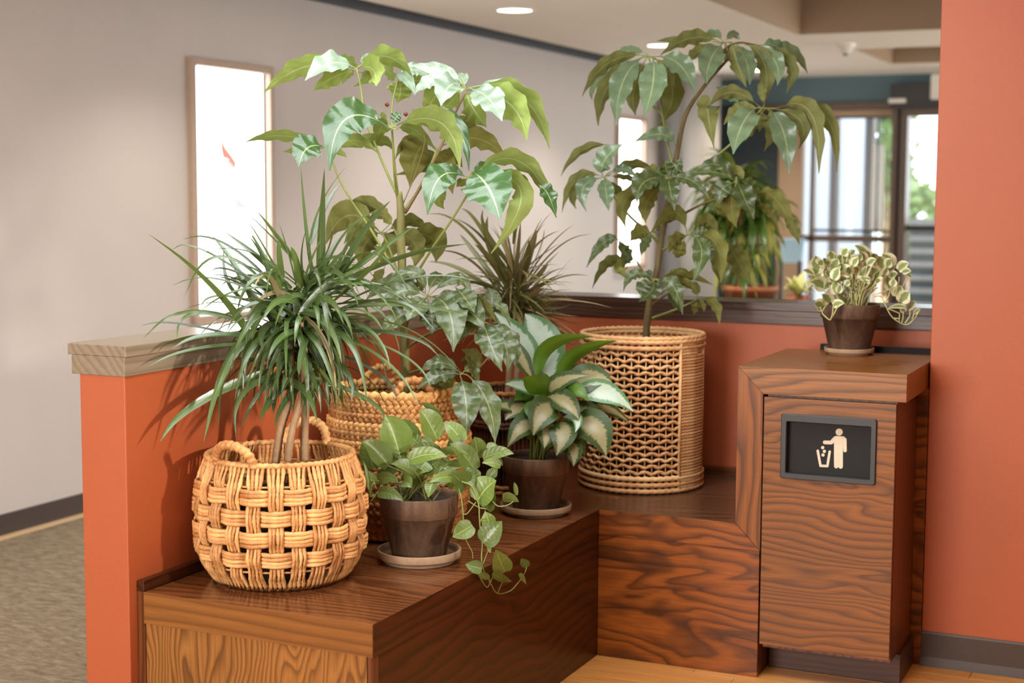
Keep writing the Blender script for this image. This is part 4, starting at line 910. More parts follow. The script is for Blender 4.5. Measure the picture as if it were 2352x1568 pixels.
D4 = 5.5
G2 = thing('dracaena', (b3[0], b3[1], HB+.006), 'spiky olive and straw coloured dracaena growing from the dark basket in the corner', 'plant')
nursery(G2, (b3[0], b3[1], HB+.006), .105, .33)
for pts, r_ in (([(1166, 920), (1170, 840), (1172, 760), (1176, 690)], .013), ([(1180, 920), (1190, 830), (1198, 760), (1196, 700)], .012)):
    q = smoothpath([at(u, v, D4) for u, v in pts], 40); v, f = tube(q, np.linspace(r_, r_*.8, 40), 8, False, 1, 0, (2, 45, .06)); mesh('cane', v, f, 'cane', G2)
tr2 = [(1150,640,1060,520,979,491,10),(1160,620,1100,540,1044,501,9),(1165,640,1100,520,1059,478,12),(1150,660,1090,580,1056,537,9),(1160,620,1121,560,1121,495,14),(1165,600,1115,530,1109,480,9),(1178,640,1185,560,1186,507,11),(1185,640,1192,570,1196,507,10),
 (1190,660,1215,580,1234,528,16),(1200,650,1238,580,1251,526,8),(1200,660,1260,570,1320,514,9),(1195,680,1245,620,1285,577,12),(1180,560,1195,490,1222,447,8),(1190,640,1230,540,1270,485,5),(1200,670,1280,570,1360,537,4),(1150,680,1080,600,1008,575,12),(1140,680,1060,620,981,600,9),
 (1200,690,1260,630,1308,617,5),(1200,690,1250,650,1300,627,6),(1195,690,1230,660,1266,646,9),(1195,700,1225,675,1251,661,10),(1200,690,1280,640,1354,633,5),(1195,700,1260,690,1316,686,8),(1195,700,1260,710,1310,700,8),(1190,700,1235,690,1276,728,8),
 (1190,710,1260,720,1332,727,8),(1195,705,1290,740,1386,732,5),(1195,690,1310,690,1407,707,5),(1190,710,1270,730,1338,748,7),(1190,720,1260,770,1327,794,7),(1195,710,1280,760,1355,782,6),(1200,700,1310,760,1398,849,7),(1170,700,1120,640,1060,640,8),(1160,690,1100,650,1040,660,8),
 (1175,640,1160,560,1150,520,10),(1180,620,1180,540,1170,470,8),(1170,660,1130,600,1090,560,12),(1185,660,1210,600,1215,550,12),(1192,670,1240,630,1258,600,9),(1165,670,1120,600,1100,590,10),(1190,690,1240,700,1280,690,8),(1180,700,1200,740,1230,790,8),(1185,700,1230,740,1250,760,8)]
for bx, by, mx, my, tx, ty, w in tr2:
    dz = R.uniform(-.16, .12); c = curve3(at(bx, by, D4+dz*.1), at(mx, my, D4+dz*.6), at(tx, ty, D4+dz), 5)
    strap(G2, c, w/F*D4*1.55, R.choice(('drac_dry', 'drac_ol')), R.choice((0, 1, -1)), 12)
def ok2(pts):
    t = pts[-1]; d = depth(t); u = 1176+F*((t-CAM) @ RT)/d; v = 784-F*((t-CAM) @ UP)/d
    return 1000 < u < 1330 and 490 < v < 860
for hx, hy in ((1172, 690), (1196, 700), (1182, 650), (1176, 770)):
    crown(G2, at(hx, hy, D4), 50, .16, .31, -30, 85, .007, .012, ['drac_dry', 'drac_ol', 'drac_ol'], .28, .07, ok2)
# ------------------------------------------------------------------ aglaonema
DA = depth(c2+(0, 0, .25))
ag = [ # base, middle, tip, width, kind, side, tip depth, base depth
 (1228,870,1192,786,1135,716,66,'p',1,.06,.02),(1262,880,1244,784,1206,720,92,'p',1,.10,.04),(1236,872,1262,795,1362,773,34,'g',-1,-.02,.0),(1284,880,1322,816,1418,782,36,'g',-1,.04,.02),
 (1268,890,1236,884,1202,866,54,'g',-1,-.16,-.02),(1222,868,1190,812,1160,765,40,'v',1,-.02,0),(1243,905,1196,886,1160,882,32,'p',1,-.10,-.02),(1288,905,1352,868,1407,880,66,'v',1,-.03,0),
 (1314,905,1388,900,1455,946,52,'p',1,-.06,-.02),(1324,950,1388,938,1446,972,34,'v',1,.02,0),(1276,930,1246,950,1225,1000,68,'v',1,-.14,-.06),(1236,970,1200,982,1166,1027,52,'v',1,-.12,-.05),(1288,968,1294,998,1278,1046,62,'v',1,-.15,-.07),
 (1294,958,1324,962,1321,993,28,'p',1,-.14,-.06),(1318,968,1366,986,1392,1048,80,'v',1,-.10,-.04),(1302,1010,1318,1035,1317,1071,42,'v',1,-.12,-.06),(1202,948,1164,932,1130,936,30,'v',1,-.08,-.02),(1252,930,1282,880,1352,862,46,'v',1,-.08,-.02),
 (1292,928,1318,896,1352,922,42,'g',1,-.10,-.04),(1318,1000,1338,1028,1341,1048,24,'v',1,-.05,-.03),(1230,940,1215,905,1190,880,44,'g',1,-.02,0),(1255,950,1248,905,1256,880,40,'g',1,-.05,-.02),(1278,935,1330,950,1380,940,40,'v',1,0,0),(1245,940,1212,960,1195,965,44,'g',1,-.08,-.03),(1300,900,1330,860,1370,850,50,'v',1,.08,.03),(1240,960,1222,985,1215,1010,40,'g',1,-.05,-.03),
 (1262,960,1258,990,1250,1030,50,'v',1,-.13,-.06),(1300,985,1325,1010,1345,1030,50,'v',1,-.08,-.03),(1215,930,1185,940,1160,965,44,'v',1,-.07,-.02),(1260,910,1300,925,1330,965,52,'v',1,-.12,-.05),(1225,920,1230,945,1250,985,44,'g',1,-.1,-.04),(1300,940,1350,950,1390,985,50,'v',1,-.05,-.01),(1232,900,1205,905,1180,920,36,'g',1,-.05,0),(1285,890,1320,870,1370,875,44,'p',1,.02,.02)]
cr = c2+(0, 0, .19)
for bx, by, mx, my, tx, ty, w, k, sd, dz, db in ag:
    b_, m_, t_ = keep_in(at(bx, by, DA+db)), keep_in(at(mx, my, DA+(db+dz)*.55)), keep_in(at(tx, ty, DA+dz))
    leaf(P2, 'leaf', curve3(b_, m_, t_, 14), w/F*DA*1.1, {'p': 'agla_pale', 'g': 'agla_green', 'v': 'agla'}[k], sh_agla, sd, .66, 6, R.uniform(.12, .3), .03, 2, 0, None, R.uniform(-.12, .12))
    s0 = cr+np.array([R.uniform(-.025, .025), R.uniform(-.025, .025), -.02]); q = smoothpath([s0, s0*.5+b_*.5+np.array([0, 0, .02]), b_], 10)
    v, f = tube(q, np.linspace(.0048, .0028, 10), 6); mesh('petiole', v, f, 'stem_g', P2)

# ------------------------------------------------------------------ trailing pothos
DP = depth(c1+(0, 0, .2))
po = [(917,1042,884,954,76,1,-.02,0),(892,1070,831,1013,48,1,-.08,-.04),(857,1076,836,1007,46,1,.02,.02),(959,1007,905,967,36,1,.06,.06),(1003,1007,963,940,58,1,.0,.03),(1062,1015,1020,970,42,1,.06,.05),(1012,965,966,925,22,-1,.06,.04),(938,1057,1028,1049,36,1,-.12,-.08),
 (1011,1038,944,1030,26,1,-.04,-.02),(954,1084,900,1066,30,1,-.12,-.08),(1051,1099,986,1108,27,1,-.15,-.09),(1091,1080,1033,1019,50,1,-.08,-.04),(1098,1053,1089,1003,44,1,-.02,0),(1110,1053,1181,1042,32,1,-.06,-.02),(1068,1122,1037,1089,50,1,-.12,-.08),(1096,1151,1140,1103,66,1,-.10,-.08),
 (1118,1170,1139,1130,42,1,-.08,-.06),(1123,1099,1144,1076,24,1,-.04,-.04),(1150,1070,1107,1063,22,1,-.06,-.04),(1151,1070,1133,1045,16,-1,-.03,-.03),(867,1101,913,1104,26,1,-.14,-.1),(861,1112,831,1089,28,1,-.08,-.06),(868,1132,927,1151,30,1,-.16,-.12),(852,1137,835,1059,9,1,-.08,-.08),(964,1022,932,1000,28,1,.02,.02),
 (989,1022,968,1009,22,1,.0,0),(1071,1070,1020,1069,20,-1,-.06,-.02),(993,1110,984,1143,28,1,-.13,-.1),(1125,1034,1139,1018,24,1,.02,0),(1154,1143,1192,1153,24,-1,-.02,-.03),(1186,1137,1181,1107,11,-1,-.02,-.02),(1012,1041,1077,1045,22,-1,-.08,-.03),(930,1070,900,1040,40,1,0,.02),(980,1060,960,1090,44,1,-.06,-.04),(1030,1070,1005,1100,44,1,-.05,-.03),
 (1075,1060,1060,1030,36,1,.02,.02),(900,1050,875,1020,40,1,.05,.05),(1040,1040,1060,1000,36,1,.05,.05),(960,1050,990,1010,38,1,.05,.05),(905,1090,880,1080,36,1,0,0),(1010,1080,1050,1075,40,1,-.02,-.02),(940,1095,975,1085,40,1,-.03,-.02),(1085,1100,1105,1085,36,1,-.05,-.05),(925,1105,945,1120,34,1,-.12,-.09),(960,1110,940,1080,40,1,-.08,-.05),(1000,1095,1030,1110,40,1,-.1,-.07),(1045,1115,1020,1085,42,1,-.08,-.05),(975,1085,1010,1060,42,1,-.05,-.03),(890,1105,870,1080,38,1,-.05,-.02),(1060,1090,1090,1115,40,1,-.09,-.06)]
soil1 = c1+(0, 0, .18)
def heart(t, bx, by, tx, ty, w, sd, db, dz, D, mat, stem=None, wk=1.1):
    b_, t_ = at(bx, by, D+db), at(tx, ty, D+dz); ln = np.linalg.norm(t_-b_); m_ = .5*(b_+t_)+np.array([0, 0, .10*ln])
    leaf(t, 'leaf', curve3(b_, m_, t_, 12), w/F*D*wk, mat, sh_heart, sd, .7, 6, R.uniform(.15, .35), .03, 1.5, 0, None, R.uniform(-.15, .15))
    if stem is not None:
        q = smoothpath([stem, .45*stem+.55*b_+np.array([0, 0, .015]), b_], 9); v, f = tube(q, .0018, 5); mesh('petiole', v, f, 'stem_g', t)
for bx, by, tx, ty, w, sd, dz, db in po:
    st = soil1+np.array([R.uniform(-.06, .06), R.uniform(-.06, .06), 0])
    heart(P1, bx, by, tx, ty, w, sd, db, dz, DP, 'pothos', st if by < 1112 and bx < 1075 else None)
# vines over the edge: first above the bench, then hanging just clear of its side
def edge_pt(u, v):
    q = on_x(u, v, X1+.018)
    return q if q[2] < HB else None
def vine(px, r0=.0024, r1=.0016):
    P = []
    for u, v in px:
        q = edge_pt(u, v)
        if q is None or v < 1300:
            e = on_x(1107, 1300, X1+.02); De = depth(e); k = min(1, max(0, (v-1120)/180)); q = at(u, v, (DP-.10)*(1-k)+De*k)
        P.append(q)
    q = smoothpath(P, 8*len(P)); v_, f_ = tube(q, np.linspace(r0, r1, len(q)), 6); mesh('stem', v_, f_, 'stem_g', P1); return P
vine([(1060,1105),(1085,1118),(1099,1157),(1101,1185),(1103,1212),(1108,1246),(1106,1281),(1110,1308),(1123,1329),(1128,1342),(1143,1362),(1171,1357),(1190,1338),(1204,1318),(1210,1302)])
vine([(1048,1110),(1058,1137),(1063,1170),(1068,1231),(1084,1266),(1086,1283)], .002, .0013); vine([(1064,1181),(1074,1178),(1093,1153)], .0018, .0015); vine([(1102,1200),(1112,1180),(1115,1172)], .0018, .0014)
vine([(1095,1313),(1110,1338),(1118,1348),(1124,1342),(1123,1330)], .0014, .0012); vine([(1143,1362),(1150,1345),(1158,1330)], .0018, .0014); vine([(1127,1337),(1130,1328),(1136,1322)], .0015, .0012); vine([(1147,1316),(1152,1300)], .0014, .0012); vine([(1198,1325),(1196,1316)], .0014, .0012)
vine([(1110,1294),(1118,1272),(1122,1262)], .0016, .0012); vine([(1075,1150),(1100,1165),(1118,1169)], .0018, .0014); vine([(1130,1150),(1144,1162),(1165,1160),(1180,1151)], .002, .0014)
for bx, by, tx, ty, w, sd in ((1085,1206,1039,1233,42,1),(1110,1246,1153,1196,52,1),(1126,1207,1114,1174,32,1),(1107,1306,1068,1295,29,1),(1160,1313,1138,1261,44,1),(1130,1318,1176,1335,18,1),(1124,1328,1094,1313,16,-1),(1212,1302,1197,1282,20,-1),(1194,1316,1209,1342,11,-1),(1122,1250,1126,1270,10,-1)):
    def pp(u, v, lift=.012):
        q = on_x(u, v, X1+.026)
        if q[2] < HB+.004: return q
        e = on_x(1107, 1300, X1+.02); k = min(1, max(0, (v-1120)/180)); return at(u, v, (DP-.10)*(1-k)+depth(e)*k-lift)
    b_, t_ = pp(bx, by), pp(tx, ty, .022); ln = np.linalg.norm(t_-b_); m_ = .5*(b_+t_)-FW*.06*ln
    leaf(P1, 'leaf', curve3(b_, m_, t_, 12), w/F*depth(b_)*1.1, 'pothos', sh_heart, sd, .85, 6, .22, .03, 1.5, 0, None, R.uniform(-.1, .1))
for px in ([(905,1120),(877,1120),(852,1151)],[(905,1118),(870,1132),(850,1140),(855,1105),(861,1112)],[(905,1118),(850,1139),(860,1115),(869,1104)],[(905,1118),(885,1124),(868,1132)],[(850,1140),(852,1137)]):
    q = smoothpath([at(u, v, DP-.05-.03*i) for i, (u, v) in enumerate(px)], 16); v, f = tube(q, .002, 5); mesh('stem', v, f, 'stem_g', P1)

# ------------------------------------------------------------------ variegated pothos
DV = depth(c3+(0, 0, .2)); KX = 6.534
def vp(x, y): return 1820+x/KX, 550+y/KX
soil3 = c3+(0, 0, .155)
vl = [(360,510,350,240,150,1),(500,720,255,640,140,1),(440,600,250,575,60,-1),(310,520,160,460,55,1),(600,300,560,175,90,1),(690,310,745,240,70,1),(590,480,690,285,125,1),(620,600,705,425,105,1),(705,440,895,580,130,1),(675,815,610,640,120,1),(690,800,730,680,70,1),(950,690,750,630,80,1),(985,750,1195,630,80,1),
 (850,790,795,715,70,1),(1110,395,865,255,95,1),(1000,600,1185,395,85,1),(1280,575,1190,420,140,1),(1160,270,930,90,95,1),(880,230,945,165,70,1),(1130,370,1260,300,80,1),(1340,430,1290,245,130,1),(1500,410,1340,215,140,1),(1420,400,1490,300,95,1),(1330,560,1565,405,70,1),(1590,460,1750,355,105,1),(1650,490,1785,480,65,1),
 (1725,520,1795,580,42,1),(1470,750,1415,540,115,1),(1500,700,1535,590,75,1),(1555,860,1645,695,125,1),(1620,935,1765,785,135,1),(1470,560,1585,515,85,1),(565,950,445,830,115,1),(455,1000,320,975,115,1),(610,990,780,960,80,1),(425,1040,385,1075,45,1),(1700,1015,1425,1040,45,1),(1690,1085,1600,1020,65,1),(1735,1050,1855,925,75,1),
 (1830,1105,1925,1045,42,1),(820,430,800,265,95,1),(1050,530,930,425,85,1),(900,630,950,480,95,1),(520,430,465,275,70,1),(440,570,500,430,75,1),(760,340,825,225,65,1),(1230,330,1175,240,80,1),(1200,700,1255,640,65,1),(560,560,470,500,80,1),(760,560,640,520,80,1),(1060,480,1100,380,80,1),(860,520,820,420,90,1),(1130,600,1240,520,85,1),(1000,420,960,330,90,1),(700,640,560,610,80,1),(1380,520,1420,420,80,1),(1240,470,1330,380,80,1),(560,400,500,330,70,1),(1000,300,1050,220,70,1),(800,690,870,620,70,1),(540,680,480,760,90,1),(250,620,230,740,60,-1)]
for _ in range(34):
    a, k = R.uniform(0, 6.28), R.random()**.5; x_, y_ = 900+560*k*math.cos(a), 480+270*k*math.sin(a); vl.append((x_, y_, x_+R.uniform(-90, 90), y_-R.uniform(40, 150), R.uniform(80, 120), 1))
for bx, by, tx, ty, w, sd in vl:
    (bu, bv), (tu, tv) = vp(bx, by), vp(tx, ty); rim = 1 if (bx < 620 and by > 900) or bx > 1420 else 0
    db = -.09 if by > 930 and bx < 800 else R.uniform(-.09, .03) if not rim else R.uniform(-.06, .0); dz = db-R.uniform(0, .04)
    st = soil3+np.array([R.uniform(-.045, .045), R.uniform(-.045, .045), 0]) if not rim else None
    b_, t_ = at(bu, bv, DV+db), at(tu, tv, DV+dz); ln = np.linalg.norm(t_-b_); m_ = .5*(b_+t_)+np.array([0, 0, .10*ln])
    leaf(P3, 'leaf', curve3(b_, m_, t_, 10), w/KX/F*DV*1.7, 'vpothos', sh_heart, sd, .85, 6, R.uniform(.1, .3), .04, 1.5, 0, None, R.uniform(-.25, .25))
    if st is not None:
        q = smoothpath([st, .45*st+.55*b_+np.array([0, 0, .012]), b_], 8); v, f = tube(q, .0018, 5); mesh('petiole', v, f, 'vstem', P3)
for px, o0, o1 in (([(1240,850),(1330,860),(1385,960),(1480,1140),(1600,1240),(1720,1275),(1830,1190),(1905,1065)], -.02, -.06), ([(700,890),(560,930),(450,1080),(490,1150),(565,1205),(605,1150),(690,990)], -.08, -.13), ([(570,1205),(600,1120),(615,990)], -.12, -.13), ([(1640,1250),(1660,1180),(1665,1090)], -.05, -.06), ([(1690,1255),(1760,1150),(1760,1060)], -.05, -.06),
                   ([(1600,1235),(1610,1130),(1590,1100),(1440,1040)], -.05, -.06), ([(1530,1180),(1600,1180),(1610,1110)], -.05, -.06), ([(1380,950),(1440,860),(1470,750)], -.03, -.04), ([(1600,940),(1600,890)], -.04, -.04), ([(1260,820),(1400,770),(1490,720),(1540,600)], -.02, -.04), ([(1540,850),(1600,620),(1600,560)], -.04, -.04), ([(1660,700),(1700,600),(1700,530)], -.04, -.04), ([(440,1080),(420,1010)], -.1, -.1), ([(1800,1200),(1830,1100)], -.06, -.06)):
    m_ = len(px); q = smoothpath([at(*vp(x, y), DV+o0+(o1-o0)*i/(m_-1)) for i, (x, y) in enumerate(px)], 8*m_); v, f = tube(q, .0021, 5); mesh('stem', v, f, 'vstem', P3)
for i in range(16):
    a = R.uniform(0, 6.28); st = soil3+np.array([.05*math.cos(a), .05*math.sin(a), 0]); e = st+np.array([.05*math.cos(a), .05*math.sin(a), R.uniform(.05, .11)])
    v, f = tube(smoothpath([st, .5*(st+e)+np.array([0, 0, .02]), e], 8), .002, 5); mesh('petiole', v, f, 'vstem', P3)

# ------------------------------------------------------------------ glazed front and what stands before and beyond it
YF = 15.0
def fx(u, v=400, y=YF): return float(on_y(u, v, y)[0])
def fz(v, u=1950, y=YF): return float(on_y(u, v, y)[2])
xm = [fx(1840), fx(1863), fx(1873), fx(2050), fx(2086)]
zh = fz(262, 1950); zt = fz(236, 1950); zr0, zr1 = fz(555), fz(541)
box('wall_back', XL-.14, fx(1786), YF, YF+.2, 0, zt, 'teal_dk', None, .002, 'structure')
box('trim_2', XL-.14, 4.0, YF, YF+.2, zt, 3.0, 'teal', None, .002, 'structure')
q_ = on_y(1606, 500, 14.3); v, f = lathe([(.19, 0), (.19, ZC)], (q_[0], 14.3, 0), 40)
M['col'] = paint('column_paint', (150, 144, 136), .6, .05)
pi_ = mesh('pillar', v, f, 'col', None); tag(pi_, 'round grey pillar behind the lattice basket plant', None, None, 'structure')
gf = thing('window_3', ((xm[0]+xm[3])/2, YF, 0), 'bronze-framed glazed front far behind the plants, beside the dark door', 'window', None, 'structure')
box('wall_panel', fx(1786), xm[0], YF+.02, YF+.16, 0, zt, 'tan', gf, .002, None, 'tan panel beside the glass')
box('window_frame', fx(1700), xm[4], YF-.05, YF+.02, zt-.07, zt, 'metal_br', gf, .004)
box('window_frame', xm[1], xm[2], YF-.04, YF+.08, 0, zt-.07, 'metal_br', gf, .004)
box('window_frame', xm[0], xm[3], YF-.04, YF+.08, zr0, zr1, 'metal_br', gf, .004)
box('blind_box', xm[2], xm[3], YF+.0, YF+.10, fz(268), zt-.07, 'tan', gf, .003, None, 'tan blind box at the head of the glass')
box('window_frame', xm[2], xm[3], YF-.01, YF+.06, fz(272), fz(268), 'metal_dk', gf, .002)
box('window_frame', xm[2], xm[3], YF+.02, YF+.05, fz(533), fz(527), 'metal_dk', gf, .002)
box('window_frame', fx(2012), fx(2016), YF+.02, YF+.05, 0, fz(272), 'metal_dk', gf, .002)
m, nt, b = newmat('clear_glass'); tb = N(nt, 'ShaderNodeBsdfTransparent'); tb.inputs[0].default_value = (.93, .96, .97, 1); gb = N(nt, 'ShaderNodeBsdfGlossy'); gb.inputs['Roughness'].default_value = .02
ms = N(nt, 'ShaderNodeMixShader'); ms.inputs[0].default_value = .06; L(nt, tb.outputs[0], ms.inputs[1]); L(nt, gb.outputs[0], ms.inputs[2]); L(nt, ms.outputs[0], nt.nodes['Material Output'].inputs[0]); M['glass'] = m
for a, c in ((xm[0], xm[1]), (xm[2], xm[3])):
    for z0, z1 in ((0.05, zr0), (zr1, fz(272))): box('pane', a, c, YF+.03, YF+.036, z0, z1, 'glass', gf, 0)
dr_ = thing('door_1', (xm[4]+.5, YF, 0), 'dark-framed glass entrance door partly hidden by the orange wall', 'door', None, 'structure')
box('door_frame', xm[3], xm[3]+.055, YF-.10, YF+.12, 0, fz(232, 2068), 'metal_br', dr_, .004)
box('door_frame', xm[3]+.055, xm[4]-.065, YF-.03, YF+.12, 0, fz(240, 2068), 'metal_dk', dr_, .004)
box('door_frame', xm[4]-.065, xm[4], YF-.10, YF+.12, 0, fz(240, 2068), 'metal_br', dr_, .004)
box('frame_cap', xm[3]-.03, xm[4]-.02, YF-.14, YF-.02, fz(238, 2068), fz(228, 2068), 'white', dr_, .004, None, 'pale bracket on top of the door post')
box('door_head', fx(2046), 1.0, YF-.12, YF+.1, fz(252, 2100), fz(193, 2100), 'metal_dk', dr_, .004)
box('door_closer', xm[4], 1.0, YF-.16, YF-.02, fz(268, 2100), fz(252, 2100), 'metal_br', dr_, .004)
box('door_rail', xm[3]+.05, 1.0, YF-.02, YF+.06, fz(530, 2110), fz(517, 2110), 'metal_dk', dr_, .003)
box('pane', xm[4], 1.0, YF+.02, YF+.026, 0.05, fz(268, 2100), 'glass', dr_, 0)
t = thing('exit_sign', (fx(2146, 200, 14.2), 14.2, ZC), 'small white sign box under the ceiling at the edge of the orange wall', 'sign')
q0, q1 = on_y(2138, 170, 14.2), on_y(2172, 227, 14.2)
box('housing', q0[0], q0[0]+.34, 14.2, 14.27, q1[2], q0[2], 'white', t, .01); box('bracket', q0[0]+.13, q0[0]+.21, 14.21, 14.26, q0[2], ZC, 'white', t, .002)
# outside
M['pave'] = plain('pale_paving', (176, 180, 184), .8); M['out_wall'] = plain('pale_render', (150, 160, 172), .8); M['out_col'] = plain('grey_post', (104, 100, 100), .7)
M['green'] = leafmat('hedge_leaf', (104, 132, 84), (104, 132, 84), (130, 160, 110), .5, .5, .3, .3, 0); M['red'] = plain('red_paint', (190, 70, 60), .4); M['slat_w'] = plain('white_slat', (214, 222, 230), .5); M['slat_b'] = plain('grey_backing', (96, 116, 122), .7)
box('ground', -16, 14, YF+.2, 48, -.14, -.02, 'pave', None, 0, 'structure')
ob = thing('outer_wall', (-5.2, 20, 0), 'pale wall of the building across the walkway, seen through the glass', 'wall', None, 'structure')
box('render', -12, fx(1992, 400, 20), 20, 20.3, 0, 4.2, 'out_wall', ob, 0)
for u0, u1 in ((1905, 1922), (1984, 2003)):
    t = thing('walkway_post', (fx((u0+u1)/2, 400, 18), 18, 0), 'grey walkway post outside, ' + ('left one, nearer the middle mullion' if u0 < 1950 else 'right one, nearer the door'), 'post')
    box('shaft', fx(u0, 400, 18), fx(u1, 400, 18), 18, 18.18, .10, 3.6, 'out_col', t, .006); box('foot', fx(u0-4, 400, 18), fx(u1+4, 400, 18), 17.97, 18.21, -.02, .10, 'out_col', t, .006)
t = thing('awning_screen', (fx(2010, 400, 17), 17, 0), 'cream upright banner outside the glass, next to the door post', 'banner')
box('cloth', fx(2002, 400, 17), fx(2030, 400, 17), 17, 17.01, fz(530, 2010, 17), fz(334, 2010, 17), plain('cream_cloth', (244, 232, 214), .8), t, 0)
box('pole', fx(2014, 400, 17), fx(2017, 400, 17), 17.015, 17.04, -.02, fz(272, 2014, 17), 'metal_dk', t, 0)
box('base', fx(2004, 400, 17), fx(2028, 400, 17), 16.9, 17.2, -.02, .03, 'metal_dk', t, 0)
t = thing('slatted_screen', (fx(2130, 600, 16.6), 16.6, 0), 'white-slatted low screen outside the entrance door', 'fence')
xa, xb = fx(2088, 600, 16.6), fx(2330, 600, 16.6)
box('backing', xa, xb, 16.62, 16.66, -.02, fz(508, 2110, 16.6), 'slat_b', t, 0)
for v0 in (503, 541, 570, 600, 631, 661, 694, 725, 756): box('slat', xa, xb, 16.58, 16.615, fz(v0+13, 2110, 16.6), fz(v0, 2110, 16.6), 'slat_w', t, .003)
t = thing('parked_car', (fx(2130, 380, 30), 31, 0), 'pale car with a red roof box, small and blurred outside the door glass', 'car')
xa = fx(2095, 380, 30); wz = fz(378, 2110, 30)
prism('body', [(xa-.6, .35), (xa-.6, .9), (xa+.2, 1.0), (xa+.8, wz-.06), (xa+2.6, wz-.06), (xa+3.2, 1.0), (xa+3.8, .9), (xa+3.8, .35)], 'y', 30, 31.7, 'white', t, .05)
box('roof_box', xa+.9, xa+2.5, 30.4, 31.3, wz-.02, wz+.20, 'red', t, .08)
for wx in (xa+.1, xa+3.1):
    v, f = tube([(wx, 30.0, .31), (wx, 30.22, .31)], .33, 20); mesh('wheel', v, f, 'black', t)
def bush(cx, cy, cz, rx, ry, rz, n, label, trunk=True, size=.16):
    t = thing('shrub', (cx, cy, -.02), label, 'shrub'); mb = MB()
    for _ in range(n):
        a, e, k = R.uniform(0, 6.28), R.uniform(-1.2, 1.5), R.random()**.4
        p = np.array([cx+rx*k*math.cos(a)*math.cos(e), cy+ry*k*math.sin(a)*math.cos(e), cz+rz*k*math.sin(e)]); d1 = nrm([R.uniform(-1, 1) for _ in range(3)]); d2 = nrm(np.cross(d1, [R.uniform(-1, 1) for _ in range(3)])); s = size*R.uniform(.6, 1.2)
        mb.add([p-d1*s, p+d2*s*.4, p+d1*s, p-d2*s*.4], [(0, 1, 2, 3)], [(.5, 0), (1, .5), (.5, 1), (0, .5)])
    mb.build('foliage', 'green', t, None, True, 0, 'stuff'); v, f = tube([(cx, cy, -.02), (cx, cy, cz)], .05, 8); mesh('trunk', v, f, 'bark', t)
bush(fx(2040, 330, 24), 24, 2.3, .55, .6, 1.0, 420, 'light green tree outside, between the walkway posts and the door')
bush(fx(2115, 480, 26), 26.0, 1.1, .7, .6, .65, 420, 'low green shrub outside the upper door glass')
# big green palm-like plant in a clay pot, out of focus behind the lattice basket plant
DQ = 9.0; g0 = at(1722, 690, DQ)
st_ = thing('plant_stand', (g0[0], g0[1], 0.004), 'dark plant stand behind the half wall, carrying the big green plant', 'stand')
zt_ = float(at(1722, 706, DQ)[2])
box('top', g0[0]-.30, g0[0]+.42, g0[1]-.25, g0[1]+.25, zt_-.03, zt_, 'metal_dk', st_, .004)
for sx in (-.28, .38):
    for sy in (-.23, .21): box('leg', g0[0]+sx, g0[0]+sx+.03, g0[1]+sy, g0[1]+sy+.03, .004, zt_-.03, 'metal_dk', st_, .002)
Q = thing('corn_plant', (g0[0], g0[1], zt_), 'big green strap-leaved plant in a terracotta pot, blurred behind the half wall', 'potted plant')
M['terra'] = clay('terracotta', (176, 96, 52), (206, 140, 96)); M['corn'] = leafmat('corn_plant_leaf', (52, 92, 30), (122, 140, 52), (130, 160, 80), .28, .5, .25, .35, 0, 0, .2); M['corn_y'] = leafmat('corn_plant_pale_leaf', (176, 178, 84), (170, 172, 90), (200, 200, 130), .35, .5, .3, .25, 0)
v, f = lathe([(0, .0), (.12, 0), (.16, .10), (.17, .10), (.17, .13), (.15, .13), (.14, .11)], (g0[0], g0[1], zt_), 32); mesh('pot', v, f, 'terra', Q)
v, f = disc(g0, .14, zt_+.115, 24); mesh('soil', v, f, 'soil', Q, None, None, False)
for k, (u, v_) in enumerate(((1700, 430), (1735, 520), (1668, 470))):
    q = smoothpath([np.array([g0[0]-.06+.05*k, g0[1], zt_+.1]), at(u, 600, DQ+.03*k), at(u, v_, DQ+.05*k)], 20); v, f = tube(q, .02, 8, False, 1, 0, (2, 30, .08)); mesh('cane', v, f, 'cane', Q)
def ok3(pts): return pts[:, 2].min() > zt_+.05
def crownb(cpt, n, l0, l1, e0, e1, w0, w1, mats, dr):
    for _ in range(n):
        az = rg.uniform(0, 6.28); el = math.radians(rg.uniform(e0, e1)); Ln = rg.uniform(l0, l1); p = np.array(cpt)+np.array([0, 0, rg.uniform(-.06, .06)]); d = np.array([math.cos(az)*math.cos(el), math.sin(az)*math.cos(el), math.sin(el)]); pts = [p.copy()]
        for s in range(7):
            d = nrm(d+np.array([0, 0, -dr*(.2+s/7)*.5])); p = p+d*Ln/7; pts.append(p.copy())
        if np.array(pts)[:, 2].min() < zt_+.03: continue
        leaf(Q, 'leaf', smoothpath(pts, 10), rg.uniform(w0, w1), rg.choice(mats), sh_strap, 0, .5, 2, .3, 0, 1, 0, None, rg.uniform(-.5, .5))
crownb(at(1690, 440, DQ), 80, .25, .46, -20, 80, .035, .06, ['corn'], 1.0); crownb(at(1740, 515, DQ+.04), 60, .22, .40, -20, 75, .035, .055, ['corn', 'corn', 'corn_y'], 1.0); crownb(at(1660, 510, DQ+.08), 60, .20, .36, -20, 75, .035, .055, ['corn', 'corn'], 1.0); crownb(at(1720, 600, DQ), 40, .18, .34, -30, 60, .03, .05, ['corn', 'corn_y'], 1.0)
